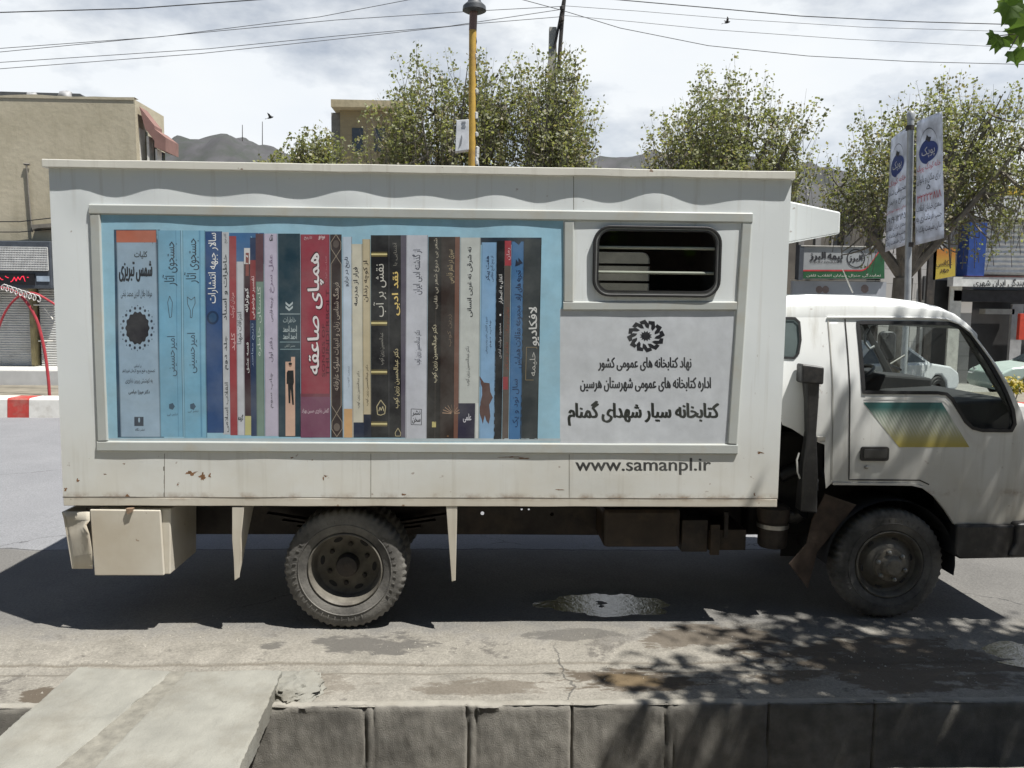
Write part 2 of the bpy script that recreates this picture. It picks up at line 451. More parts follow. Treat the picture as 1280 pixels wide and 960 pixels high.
c_far = ramp(t, n1.outputs['Fac'], 0.3, (0.20, 0.203, 0.212), 0.7, (0.238, 0.241, 0.25)).outputs['Color']
c_mid = ramp(t, n1.outputs['Fac'], 0.3, (0.125, 0.121, 0.114), 0.7, (0.175, 0.169, 0.158)).outputs['Color']  # nearer asphalt, colour darkened to deepen the shade under the truck
c_dust = ramp(t, n3.outputs['Fac'], 0.32, (0.18, 0.168, 0.143), 0.68, (0.31, 0.29, 0.25)).outputs['Color']
yw = mathn('ADD', sp.outputs['Y'], mathn('MULTIPLY', mathn('SUBTRACT', n1.outputs['Fac'], 0.5), 0.25))
f_far = t.nodes.new('ShaderNodeMapRange'); f_far.inputs['From Min'].default_value = 1.86; f_far.inputs['From Max'].default_value = 1.93; t.links.new(yw, f_far.inputs['Value'])
c = mixc(t, f_far.outputs['Result'], c_mid, c_far)
yd = mathn('ADD', sp.outputs['Y'], mathn('MULTIPLY', mathn('SUBTRACT', n3.outputs['Fac'], 0.5), 1.3))
f_d = t.nodes.new('ShaderNodeMapRange'); f_d.inputs['From Min'].default_value = 0.25; f_d.inputs['From Max'].default_value = -0.15; t.links.new(yd, f_d.inputs['Value'])
c = mixc(t, mathn('MULTIPLY', f_d.outputs['Result'], 0.9), c, c_dust)
# bare patches where the dust has been swept off, brown stains in the gutter
n4 = noise_node(t, 1.7, 9, 0.7); bare = ramp(t, n4.outputs['Fac'], 0.57, (0, 0, 0), 0.62, (0.8,) * 3)
c = mixc(t, mathn('MULTIPLY', bare.outputs['Color'], f_d.outputs['Result']), c, (0.10, 0.092, 0.082))
grit = ramp(t, n2.outputs['Fac'], 0.3, (0.78,) * 3, 0.72, (1.2,) * 3); c = mixc(t, 1.0, c, grit.outputs['Color'], 'MULTIPLY')
grit2 = ramp(t, n5.outputs['Fac'], 0.35, (0.85,) * 3, 0.7, (1.15,) * 3); c = mixc(t, 1.0, c, grit2.outputs['Color'], 'MULTIPLY')
for y0_, w_, a_ in ((-0.455, 0.02, 0.55), (-0.60, 0.03, 0.5)):
    gl_ = t.nodes.new('ShaderNodeMapRange'); gl_.inputs['From Min'].default_value = w_; gl_.inputs['From Max'].default_value = 0.0
    t.links.new(mathn('ABSOLUTE', mathn('SUBTRACT', mathn('ADD', sp.outputs['Y'], mathn('MULTIPLY', mathn('SUBTRACT', n1.outputs['Fac'], 0.5), 0.12)), y0_)), gl_.inputs['Value'])
    c = mixc(t, mathn('MULTIPLY', mathn('MULTIPLY', gl_.outputs['Result'], n3.outputs['Fac']), a_ * 2.0, True), c, (0.085, 0.07, 0.05))
# damp soil, swept-bare asphalt and silt in the gutter, each fading out at a ragged edge
def stain(c, px0, py0, px1, py1, col, amt, ns=0.9, soft=0.35):
    c0 = G((px0 + px1) / 2, (py0 + py1) / 2); rx = (G(px1, (py0 + py1) / 2).x - G(px0, (py0 + py1) / 2).x) / 2; ry = abs(G((px0 + px1) / 2, py0).y - G((px0 + px1) / 2, py1).y) / 2
    u = mathn('MULTIPLY', mathn('SUBTRACT', sp.outputs['X'], c0.x), 1 / rx); v = mathn('MULTIPLY', mathn('SUBTRACT', sp.outputs['Y'], c0.y), 1 / ry)
    r2 = mathn('ADD', mathn('MULTIPLY', u, u), mathn('MULTIPLY', v, v))
    h = mathn('ADD', mathn('SUBTRACT', 1.0, r2), mathn('MULTIPLY', mathn('SUBTRACT', st_n.outputs['Fac'], 0.5), ns * 5))
    m = t.nodes.new('ShaderNodeMapRange'); m.interpolation_type = 'SMOOTHSTEP'; m.inputs['From Min'].default_value = 0.3; m.inputs['From Max'].default_value = 0.3 + soft; m.inputs['To Max'].default_value = amt
    t.links.new(h, m.inputs['Value']); return mixc(t, m.outputs['Result'], c, col)
stm = t.nodes.new('ShaderNodeMapping'); stm.inputs['Scale'].default_value = (2.2, 5.0, 1); t.links.new(g.outputs['Position'], stm.inputs['Vector'])
st_n = noise_node(t, 1.0, 10, 0.72, stm.outputs['Vector'])
BA, WE, SO, OC = (0.088, 0.083, 0.076), (0.082, 0.064, 0.046), (0.095, 0.076, 0.056), (0.135, 0.098, 0.055)
for a_ in ((375, 786, 560, 822, BA, .85), (322, 800, 364, 812, BA, .8), (640, 783, 800, 802, BA, .7), (770, 775, 1010, 815, WE, .75), (900, 785, 1330, 872, SO, .85), (660, 830, 905, 868, WE, .9), (500, 846, 690, 872, SO, .6),
           (20, 856, 70, 882, WE, .9), (735, 838, 835, 860, OC, .9), (250, 836, 480, 872, SO, .45)): c = stain(c, *a_)
# joint between the two asphalt layings and a few cracks
dj = mathn('ABSOLUTE', mathn('SUBTRACT', yw, 1.9)); jm = mathn('LESS_THAN', dj, 0.012)
c = mixc(t, mathn('MULTIPLY', jm, 0.75), c, (0.04, 0.04, 0.04))
vo = t.nodes.new('ShaderNodeTexVoronoi'); vo.feature = 'DISTANCE_TO_EDGE'; vo.inputs['Scale'].default_value = 0.3
wv = t.nodes.new('ShaderNodeVectorMath'); wv.operation = 'ADD'; nv = noise_node(t, 2.0, 5)
sc_ = t.nodes.new('ShaderNodeVectorMath'); sc_.operation = 'SCALE'; sc_.inputs['Scale'].default_value = 0.5; t.links.new(nv.outputs['Color'], sc_.inputs[0])
t.links.new(g.outputs['Position'], wv.inputs[0]); t.links.new(sc_.outputs[0], wv.inputs[1]); t.links.new(wv.outputs[0], vo.inputs['Vector'])
cmk = ramp(t, noise_node(t, 0.35, 3).outputs['Fac'], 0.5, (0, 0, 0), 0.56, (1, 1, 1))
cm = mathn('MULTIPLY', mathn('LESS_THAN', vo.outputs['Distance'], 0.0022), cmk.outputs['Color']); c = mixc(t, mathn('MULTIPLY', cm, 0.6), c, (0.04, 0.04, 0.04))
t.links.new(c, b.inputs['Base Color']); b.inputs['Roughness'].default_value = 0.88; b.inputs['Specular IOR Level'].default_value = 0.3
bump(t, b, n2.outputs['Fac'], 0.5, 0.012)
mb = MB()
nx = len(xs)
mb.v = [(x, y, zr(x, y)) for y in ys for x in xs]
for j in range(len(ys) - 1):
    for i in range(nx - 1):
        mb.f.append((j * nx + i, j * nx + i + 1, (j + 1) * nx + i + 1, (j + 1) * nx + i)); mb.m.append(0); mb.c.append(None)
struct(mb.build('road', rm, smooth=60))

# puddles
wm = bpy.data.materials.new('puddle_water'); t, b, o = nodes_of(wm)
n = noise_node(t, 17, 3, 0.75); bump(t, b, n.outputs['Fac'], 0.22, 0.012)
b.inputs['Base Color'].default_value = (0.035, 0.032, 0.028, 1); b.inputs['Roughness'].default_value = 0.03; b.inputs['IOR'].default_value = 1.45; b.inputs['Specular IOR Level'].default_value = 0.9
for cx, cy, rx, ry in PUD:
    mb = MB(); mb.poly([(cx + rx * 1.2 * cos(a * pi / 24), cy + ry * 1.2 * sin(a * pi / 24), -0.0165) for a in range(48)])
    struct(mb.build('puddle', wm))

# the roadside drain: dark rendered wall, floor, near pavement
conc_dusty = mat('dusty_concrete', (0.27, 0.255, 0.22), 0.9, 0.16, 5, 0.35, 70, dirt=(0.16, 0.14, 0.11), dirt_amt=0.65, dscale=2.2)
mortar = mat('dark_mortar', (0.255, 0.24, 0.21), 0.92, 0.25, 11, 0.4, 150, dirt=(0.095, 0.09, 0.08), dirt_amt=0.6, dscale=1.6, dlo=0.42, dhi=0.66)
joints = [G(x, 905).x * 0.985 for x in (188, 447, 583, 722, 848, 986, 1128)]
YW = -1.02
mb = MB()
xw = lin(-7, -4, 0.4) + lin(-4, 4.2, 0.011) + lin(4.2, 7.5, 0.4)
def wall_y(x, z):
    d = 0.006 * noise.noise(Vector((x * 1.5, z * 2, 0))) + 0.003 * noise.noise(Vector((x * 11, z * 11, 4))) + 0.003 * noise.noise(Vector((x * 34, z * 30, 4)))
    for k, jx in enumerate(joints):
        jx += 0.012 * noise.noise(Vector((z * 6, k * 3.3, 0)))
        d += 0.022 * exp(-((x - jx) / 0.006) ** 2) * (0.75 + 0.5 * noise.noise(Vector((z * 4, k, 2)))) + (0.018 * exp(-((x - jx - 0.05) / 0.007) ** 2) * max(0, .4 + noise.noise(Vector((z * 5, k, 8)))) if k in (1, 2, 4) else 0) + 0.004 * (noise.cell(Vector((k + .5, 0, 0))) - .5) * sstep(jx, jx + .03, x) * (1 - sstep(jx + .55, jx + .6, x))
    return d
rows = [(0.0, 0.07), (0.006, 0.05), (0.006, 0.03), (0.002, 0.006), (-0.006, 0.0)] + [(-0.006 - 0.03 * i, 0.0) for i in range(1, 21)]
W_n = len(xw)
for ri, (z, inn) in enumerate(rows):
    for x in xw:
        e = 0.016 * noise.noise(Vector((x * 5, 1.5, 0))) if 1 <= ri <= 5 else 0
        zz = z + (0.008 * noise.noise(Vector((x * 3, inn * 4, 7))) + 0.004 * noise.noise(Vector((x * 22, inn * 20, 7))) if ri < 5 else 0)
        if ri == 0: zz = -0.012
        mb.v.append((x, YW + inn + (wall_y(x, z) if ri > 2 else 0) - (e if ri in (2, 3, 4) else 0), zz))
for ri in range(len(rows) - 1):
    for i in range(W_n - 1):
        mb.f.append((ri * W_n + i, (ri + 1) * W_n + i, (ri + 1) * W_n + i + 1, ri * W_n + i + 1)); mb.m.append(0 if ri < 3 else 1); mb.c.append(None)
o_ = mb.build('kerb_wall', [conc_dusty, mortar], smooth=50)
tag(o_, 'low dark mortar wall of the roadside drain with a pale dusty top edge', 'kerb wall')
mb = MB(); mb.box((-7, -1.75, -0.72), (7.5, -0.95, -0.6)); struct(mb.build('drain_floor', mat('drain_silt', (0.12, 0.105, 0.085), 0.95, 0.3, 5, 0.4, 50)))
mb = MB(); xp = lin(-7, 7.5, 0.06)
for x in xp: 
    e = 0.02 * noise.noise(Vector((x * 3, 4, 4))) + 0.012 * noise.noise(Vector((x * 13, 4, 4)))
    mb.v += [(x, -1.66 + e, -0.7), (x, -1.655 + e, -0.012), (x, -1.68 + e, 0.0), (x, -14, 0.0)]
for i in range(len(xp) - 1):
    for k in range(3):
        mb.f.append((i * 4 + k, i * 4 + k + 1, i * 4 + 5 + k, i * 4 + 4 + k)); mb.m.append(0); mb.c.append(None)
struct(mb.build('pavement', conc_dusty))

# gravel and grit
gm = mat('grit_stone', (0.34, 0.32, 0.28), 0.9, 0.35, 30)
mb = MB(); rnd = random.Random(5)
for i in range(1500):
    x = rnd.uniform(-3.6, 4.0); y = rnd.triangular(-0.98, 0.35, -0.3); s = rnd.choice((0.003, 0.004, 0.005, 0.006, 0.009)) * rnd.uniform(0.7, 1.3)
    if noise.noise(Vector((x * 1.3, y * 2, 8))) < -0.05: continue
    z = zr(x, y); a = rnd.uniform(0, 6.28)
    ring = [(x + s * cos(a + k * 2.09) * rnd.uniform(.7, 1.2), y + s * sin(a + k * 2.09) * rnd.uniform(.7, 1.2), z - 0.001) for k in range(3)]
    mb.add(ring + [(x + s * .2, y, z + s * rnd.uniform(.6, 1.1))], [(0, 1, 3), (1, 2, 3), (2, 0, 3)])
stuff(tag(mb.build('gravel', gm), 'loose grit and small stones scattered along the dusty road edge', 'gravel'))

# concrete slabs bridging the drain
slab_m = mat('slab_concrete', (0.25, 0.245, 0.215), 0.9, 0.16, 4, 0.5, 80, dirt=(0.155, 0.14, 0.11), dirt_amt=0.75, dscale=2.4, dlo=.46, dhi=.72)
joint_m = mat('slab_mortar', (0.20, 0.19, 0.16), 0.95, 0.25, 14, 0.7, 60)
ramp_root = thing('drain_bridge', 'pale concrete slabs bridging the drain beside the rear of the truck', 'slab bridge', (-1.9, -1.1, 0))
ZT = 0.085
def slab(pxs, th, seed):
    tl, tr, br, bl = [G(x, y, ZT) for x, y in pxs]
    mb = MB(); n = 70
    top = []
    for j in range(n + 1):
        for i in range(n + 1):
            p = tl.lerp(tr, i / n).lerp(bl.lerp(br, i / n), j / n)
            e = 0.008 * noise.noise(p * 7 + Vector((seed, 0, 0))) + 0.007 * noise.noise(p * 26 + Vector((seed, 0, 0))) + 0.004 * noise.noise(p * 60)
            if i in (0, n): p = p + Vector((e, 0, 0))
            if j in (0, n): p = p + Vector((0, 1.5 * e, 0))
            p.z += 0.005 * noise.noise(p * 2.5 + Vector((seed, 5, 0))) + 0.003 * noise.noise(p * 15) + 0.0016 * noise.noise(p * 45) - 0.02 * max(0, noise.noise(p * 9 + Vector((0, 0, seed * 3))) - .42) - (0.006 if i in (0, n) or j in (0, n) else 0)
            top.append(p)
    mb.add(top, [(j * (n + 1) + i, (j + 1) * (n + 1) + i, (j + 1) * (n + 1) + i + 1, j * (n + 1) + i + 1) for j in range(n) for i in range(n)])
    per = [i for i in range(n + 1)] + [(j + 1) * (n + 1) + n for j in range(n)] + [n * (n + 1) + i for i in range(n - 1, -1, -1)] + [j * (n + 1) for j in range(n - 1, 0, -1)]
    P = [top[i] for i in per]; k = len(P)
    low = [Vector((p.x, p.y, p.z - th + 0.01 * noise.noise(p * 9))) for p in P]
    mb.add(P + low, [(i, i + k, (i + 1) % k + k, (i + 1) % k) for i in range(k)] + [tuple(range(2 * k - 1, k - 1, -1))])
    return mb.build('slab', slab_m, ramp_root, smooth=40)
slab([(98, 833), (217, 838), (40, 985), (-75, 985)], 0.11, 1)
slab([(234, 838), (352, 838), (288, 985), (92, 985)], 0.11, 2)
mb = MB(); a = [G(x, y, ZT - 0.005) for x, y in ((212, 839), (240, 839), (100, 985), (32, 985))]
mb.prism(a, (0, 0, -0.07)); mb.build('mortar_joint', joint_m, ramp_root)
mb = MB(); c0 = G(366, 862, 0.0)
def lump(mb, c, rx, ry, rz, seed, n=14):
    vs = []
    for i in range(n + 1):
        th = pi * i / n
        for j in range(2 * n):
            ph = pi * j / n; d = Vector((sin(th) * cos(ph), sin(th) * sin(ph), cos(th)))
            k = 1 + 0.35 * noise.noise(d * 1.5 + Vector((seed, 0, 0))) + 0.16 * noise.noise(d * 4 + Vector((seed, 0, 0))) + 0.12 * noise.noise(d * 11 + Vector((seed, 0, 0)))
            vs.append((c.x + d.x * rx * k, c.y + d.y * ry * k, c.z + d.z * rz * k))
    m2 = 2 * n
    mb.add(vs, [(i * m2 + j, (i + 1) * m2 + j, (i + 1) * m2 + (j + 1) % m2, i * m2 + (j + 1) % m2) for i in range(n) for j in range(m2)])
lump(mb, G(372, 860, 0.01), 0.16, 0.17, 0.062, 3, 26)
mb.build('mortar_lump', joint_m if False else slab_m, ramp_root, smooth=45)

# ================================================================== THE TRUCK
YB = 2.05                                   # far side of the cargo box
CY0, CY1 = 0.16, 1.89                       # near and far side of the cab
truck = thing('library_truck', 'white library truck with a poster of book spines on its cargo box', 'truck', (0, 1.0, 0))
paint = truck_paint('box_paint', (0.73, 0.765, 0.77), (0.54, 0.50, 0.41))
paint_lo = truck_paint('skirt_paint', (0.68, 0.665, 0.60), (0.48, 0.43, 0.345), 0.8)
trim_m = mat('trim_paint', (0.43, 0.45, 0.43), 0.4, 0.06, 3, dirt=(0.42, 0.38, 0.30), dirt_amt=0.5, dscale=5)
cabp = truck_paint('cab_paint', (0.73, 0.745, 0.735), (0.46, 0.42, 0.34), 0.35)
black_rub = mat('black_rubber', (0.016, 0.016, 0.017), 0.55, 0.3, 20)
black_pl = mat('black_plastic', (0.022, 0.022, 0.023), 0.45, 0.3, 8, dirt=(0.11, 0.10, 0.085), dirt_amt=0.35, dscale=9)
dark_in = mat('dark_interior', (0.03, 0.03, 0.032), 0.8, 0.3, 5)
chas = mat('chassis_steel', (0.035, 0.03, 0.027), 0.7, 0.4, 7, 0.3, 50, dirt=(0.10, 0.075, 0.055), dirt_amt=0.6)
rusty = mat('rusty_flap', (0.075, 0.052, 0.038), 0.8, 0.4, 8, 0.3, 40, dirt=(0.13, 0.11, 0.09), dirt_amt=0.6)
steel = mat('bare_steel', (0.42, 0.41, 0.38), 0.4, 0.2, 20, metal=0.7)
dusty_steel = mat('dusty_rim', (0.13, 0.12, 0.10), 0.65, 0.25, 14, dirt=(0.07, 0.06, 0.05), dirt_amt=0.8, dscale=8)
seam_m = mat('seam_sealer', (0.16, 0.145, 0.12), 0.8, 0.3, 9)
rust_m = mat('rust_stain', (0.20, 0.105, 0.05), 0.9, 0.5, 60)

def D(x, z):
    """outward ripple of the thin sheet-metal side"""
    top = exp(-((z - 2.93) / 0.17) ** 2)
    w = 0.0050 * top * (0.75 + 0.9 * noise.noise(Vector((x * 1.3, 2.2, 0)))) * (sin(x * 2 * pi / 0.53 + 0.8 * sin(x * 2.1) + 0.4) + 0.5 * sin(x * 2 * pi / 0.93 + 1.1))
    mid = exp(-((z - 2.68) / 0.2) ** 2)
    w += 0.0028 * mid * sin(x * 2 * pi / 0.78 + 0.7 * sin(x * 1.7))
    w += 0.0075 * noise.noise(Vector((x * 1.15, 0, z * 1.3))) + 0.0030 * noise.noise(Vector((x * 3.1, 7, z * 2.6)))
    ed = min(max(z - 0.95, 0) / 0.15, 1) * min(max(2.0 - x, 0) / 0.2, 1) * min(max(x + 2.74, 0) / 0.2, 1)
    return w * ed
def S(px, py, lift=0.0):
    p = W(px, py, 0.0); return Vector((p.x, -D(p.x, p.z) - lift * 0.22, p.z))
XL, XR = -2.772, 2.016
ZB, ZS, ZT_ = 0.882, 0.940, 3.10           # skirt bottom, seam, roof edge

# cargo box: rippled near side with a window hole, plain far side with a window hole, roof, floor, ends
wx0, wz1 = W(744, 284, 0).x, W(744, 284, 0).z
wx1, wz0 = W(897, 370, 0).x, W(897, 370, 0).z
near_hole = rrect(wx0, wz0, wx1, wz1, 0.10)
pf1 = W(811, 316, YB); pf0 = W(811, 366, YB)
fx1 = pf1.x; fx0 = fx1 - 0.80; fz1 = pf1.z; fz0 = fz1 - 0.44
far_hole = rrect(fx0, fz0, fx1, fz1, 0.07)
mb = MB()
v, f = cdt([(XL, ZS), (XR, ZS), (XR, ZT_), (XL, ZT_)], [near_hole], 0.055)
mb.add([(x, -D(x, z), z) for x, z in v], f)
v, f = cdt([(XL, ZS), (XR, ZS), (XR, ZT_), (XL, ZT_)], [far_hole], 0.4)
mb.add([(x, YB, z) for x, z in v], f)
mb.poly([(XL, 0, ZS), (XL, YB, ZS), (XL, YB, ZT_), (XL, 0, ZT_)]); mb.poly([(XR, 0, ZS), (XR, YB, ZS), (XR, YB, ZT_), (XR, 0, ZT_)])
box_o = mb.build('cargo_body', paint, truck, smooth=30)
mb = MB(); mb.box((XL + 0.01, 0.02, ZT_ - 0.03), (XR - 0.01, YB - 0.02, ZT_ + 0.02)); mb.build('roof', paint, truck)
mb = MB(); mb.box((XL + 0.01, 0.012, ZS + 0.003), (XR - 0.01, YB - 0.012, ZS + 0.05)); mb.build('floor', dark_in, truck)
# dark lining seen through the window
mb = MB()
for y, h in ((0.045, near_hole), (YB - 0.045, far_hole)):
    v, f = cdt([(XL + .06, 1.0), (XR - .06, 1.0), (XR - .06, 3.05), (XL + .06, 3.05)], [h], None); mb.add([(x, y, z) for x, z in v], f)
for x in (XL + .06, XR - .06): mb.poly([(x, .045, 1.0), (x, YB - .045, 1.0), (x, YB - .045, 3.05), (x, .045, 3.05)])
mb.poly([(XL + .06, .045, 3.05), (XR - .06, .045, 3.05), (XR - .06, YB - .045, 3.05), (XL + .06, YB - .045, 3.05)])
mb.build('interior_lining', mat('interior_lining', (0.055, 0.058, 0.062), 0.8, 0.2, 3), truck)

# roof edge ledge, slightly dented, and lower skirt rail
def rail(name, zlo, zhi, y0, y1, x0, x1, m, amp, seed, parent=truck, lipz=0.0):
    mb = MB(); X = lin(x0, x1, 0.06) + [x1]
    for x in X:
        a = amp * noise.noise(Vector((x * 2.2, seed, 0))); b_ = amp * noise.noise(Vector((x * 3.7, seed, 5)))
        mb.v += [(x, y1, zlo + b_), (x, y0 + a, zlo + b_), (x, y0 + a * .5, zhi + a), (x, y1, zhi + lipz + a)]
    n = len(X)
    for i in range(n - 1):
        for k in range(4):
            mb.f.append((i * 4 + k, i * 4 + (k + 1) % 4, i * 4 + 4 + (k + 1) % 4, i * 4 + 4 + k)); mb.m.append(0); mb.c.append(None)
    mb.f += [(3, 2, 1, 0), tuple(range((n - 1) * 4, n * 4))]; mb.m += [0, 0]; mb.c += [None, None]
    return mb.build(name, m, parent, bevel=0.004)
rail('roof_edge', ZT_ - 0.028, ZT_ + 0.022, -0.034, 0.3, XL - 0.025, XR + 0.012, paint_lo, 0.004, 2, lipz=0.03)
rail('skirt_rail', ZB, ZS - 0.002, -0.007, 0.06, XL + 0.003, XR - 0.006, paint_lo, 0.003, 6)
mb = MB(); mb.box((XL, YB - .06, ZB), (XR - .006, YB, ZS - .002)); mb.build('skirt_rail', paint_lo, truck)
# dark slot above the skirt, panel seams
mb = MB()
for i in range(60):
    xa = XL + (XR - XL) * i / 60; xb = XL + (XR - XL) * (i + 1) / 60; h = 0.0035 + 0.005 * max(0, noise.noise(Vector((xa * 2.2, 0, 3))))
    mb.poly([(xa, -0.0075, ZS - 0.003), (xb, -0.0075, ZS - 0.003), (xb, -0.0075, ZS + h), (xa, -0.0075, ZS + h)])
mb.build('panel_seam', seam_m, truck)
for px, ya, yb in ((205.5, 567, 621), (463.5, 567, 622), (711.5, 568, 623), (717, 214, 262)):
    mb = MB()
    for k in range(10):
        y0 = ya + (yb - ya) * k / 10; y1 = ya + (yb - ya) * (k + 1) / 10
        w = 0.35 + (1.6 * max(0, noise.noise(Vector((px, k * .8, 0)))) if px < 210 else 0)
        mb.poly([S(px - w, y0, .0015), S(px + .35, y0, .0015), S(px + .35, y1, .0015), S(px - w, y1, .0015)])
    mb.build('panel_seam', seam_m, truck)
def blotch(mb, px, py, rx, ry, seed, n=22):
    P = []
    for j in range(n):
        a = 2 * pi * j / n; k = max(0.12, 0.6 + 0.9 * noise.noise(Vector((cos(a) * 1.8 + seed, sin(a) * 1.8, seed)))); P.append(S(px + rx * k * cos(a), py + ry * k * sin(a), .002))
    c = S(px, py, .002); mb.add(P + [c], [(j, (j + 1) % n, n) for j in range(n)])
mb = MB()
for i, (x, y, a, b_) in enumerate(((240, 592, 12, 3.5), (252, 597, 5, 7), (262, 595, 3, 3), (97, 600, 3, 3), (222, 606, 2, 2), (155, 580, 2, 1.5), (407, 595, 5, 1.5), (404, 598, 1.5, 4), (640, 571, 22, 1.3), (655, 573, 14, 1.2),
                                    (698, 612, 7, 1.2), (82, 612, 2.5, 3), (160, 624, 7, 6), (950, 566, 6, 2), (943, 618, 1.6, 3), (365, 572, 2, 1.5), (390, 575, 2, 1), (505, 618, 4, 1.5), (560, 545, 1.5, 1.5), (131, 593, 3, 1))):
    mb = MB(); blotch(mb, x, y, a, b_, i * 1.7); mb.build('rust_stain', rust_m, truck)

# raised trim frame
def moulding(mb, a, b, w_in, h=0.013):
    """strip from a to b (pixel centre line, width in px) with chamfered edges"""
    (ax, ay), (bx, by) = a, b; dx, dy = bx - ax, by - ay; l = sqrt(dx * dx + dy * dy); nx_, ny_ = -dy / l, dx / l; n = max(2, int(l / 12)); w = w_in / 2
    for i in range(n + 1):
        x, y = ax + dx * i / n, ay + dy * i / n
        for k, hh in ((-w, -0.004), (-w + 0.8, h - .003), (-w + 1.9, h), (w - 1.9, h), (w - 0.8, h - .003), (w, -0.004)):
            p = W(x + nx_ * k, y + ny_ * k, 0); q = W(x, y, 0); mb.v.append((p.x, -D(q.x, q.z) * 0.6 - hh, p.z))
    base = len(mb.v) - 6 * (n + 1)
    for i in range(n):
        for k in range(5):
            mb.f.append((base + i * 6 + k, base + i * 6 + k + 1, base + i * 6 + 7 + k, base + i * 6 + 6 + k)); mb.m.append(0); mb.c.append(None)
    for e in (base, base + n * 6):
        mb.f.append(tuple(range(e, e + 6))); mb.m.append(0); mb.c.append(None)
TL, TR_, BR, BL = (112, 255), (940, 266), (921, 568), (122, 564)
for a, b_, w in (((112, 261.5), (940, 272.5), 13.5), ((122, 557.5), (921.5, 561.5), 13.5), ((118.8, 268.8), (128.8, 550.3), 14), ((933, 280), (915, 554.2), 13.5), ((711, 277.8), (710.4, 377), 13.5), ((704, 382.5), (920.5, 382.5), 12)):
    mb = MB(); moulding(mb, a, b_, w); mb.build('trim_frame', trim_m, truck, smooth=25)

# box window: gasket, sash, panes, guard bars
def ringmesh(mb, o, i, yf, yb):
    n = len(o); f = []
    P = [(x, yf, z) for x, z in o] + [(x, yf, z) for x, z in i] + [(x, yb, z) for x, z in o] + [(x, yb, z) for x, z in i]
    for k in range(n):
        j = (k + 1) % n
        f += [(k, j, n + j, n + k), (2 * n + k, k, j, 2 * n + j)[::-1], (n + k, n + j, 3 * n + j, 3 * n + k)]
    mb.add(P, f)
g_o = rrect(wx0 - .012, wz0 - .012, wx1 + .012, wz1 + .012, .112, 8); g_m = rrect(wx0 + .006, wz0 + .006, wx1 - .006, wz1 - .006, .094, 8)
g_i = rrect(wx0 + .016, wz0 + .018, wx1 - .016, wz1 - .014, .086, 8); g_j = rrect(wx0 + .026, wz0 + .030, wx1 - .026, wz1 - .022, .078, 8)
mb = MB(); ringmesh(mb, g_o, g_m, -0.024, 0.02); win = mb.build('window', black_rub, truck, smooth=40, bevel=0.004)
mb = MB(); ringmesh(mb, g_m, g_i, -0.018, 0.02); mb.build('sash', mat('sash_metal', (0.36, 0.37, 0.37), 0.35, 0.1, 8, metal=0.6), win, smooth=40)
mb = MB(); ringmesh(mb, g_i, g_j, -0.020, 0.03); mb.build('seal', black_rub, win, smooth=40)
glass_dark = glass_mat('window_glass', (0.80, 0.84, 0.83))
mb = MB(); mb.poly([(x, -0.004, z) for x, z in g_i]); mb.build('pane', glass_dark, win)
for py in (310, 341):
    za = W(820, py, .025).z; mb = MB(); mb.tube([(wx0 + .005, .025, za), (wx1 - .005, .025, za)], 0.010, 8); mb.build('guard_bar', mat('guard_bar_paint', (0.6, 0.58, 0.5), 0.5, 0.1), win, smooth=40)
mb = MB(); ringmesh(mb, rrect(fx0 - .02, fz0 - .02, fx1 + .02, fz1 + .02, .085, 8), rrect(fx0, fz0, fx1, fz1, .07, 8), YB + .01, YB - .05); fw = mb.build('window', black_rub, truck)
mb = MB(); mb.poly([(x, YB, z) for x, z in far_hole]); mb.build('pane', glass_dark, fw)
for py in (331, 352.5):
    za = W(780, py, YB - .08).z; mb = MB(); mb.tube([(fx0, YB - .08, za), (fx1, YB - .08, za)], 0.012, 8); mb.build('guard_bar', chas, fw)

# ---------------------------------------------------------------- poster with the row of book spines
pr = color_attr_mat('poster_print', 0.42)
poster = MB()
def pgrid(mb, x0, y0, x1, y1, col, lift=0.002, step=9, skew=0.0):
    """a flat printed area following the rippled panel; skew shifts the lower edge right"""
    nx_ = max(1, int(abs(x1 - x0) / step)); ny_ = max(1, int((y1 - y0) / step)); P = []
    for j in range(ny_ + 1):
        for i in range(nx_ + 1):
            P.append(S(x0 + (x1 - x0) * i / nx_ + skew * j / ny_, y0 + (y1 - y0) * j / ny_, lift))
    mb.add(P, [(j * (nx_ + 1) + i, (j + 1) * (nx_ + 1) + i, (j + 1) * (nx_ + 1) + i + 1, j * (nx_ + 1) + i + 1) for j in range(ny_) for i in range(nx_)], 0, col)
pgrid(poster, 124, 266, 704, 553, srgb(150, 192, 212), 0.0012, 9)
pgrid(poster, 128, 548, 701, 552, srgb(176, 190, 196), 0.002)
def C_(r, g, b_):
    c = srgb(r, g, b_); l = .3 * c[0] + .55 * c[1] + .15 * c[2]
    return tuple((l + (x - l) * .8) * 1.04 for x in c)      # print faded by the sun
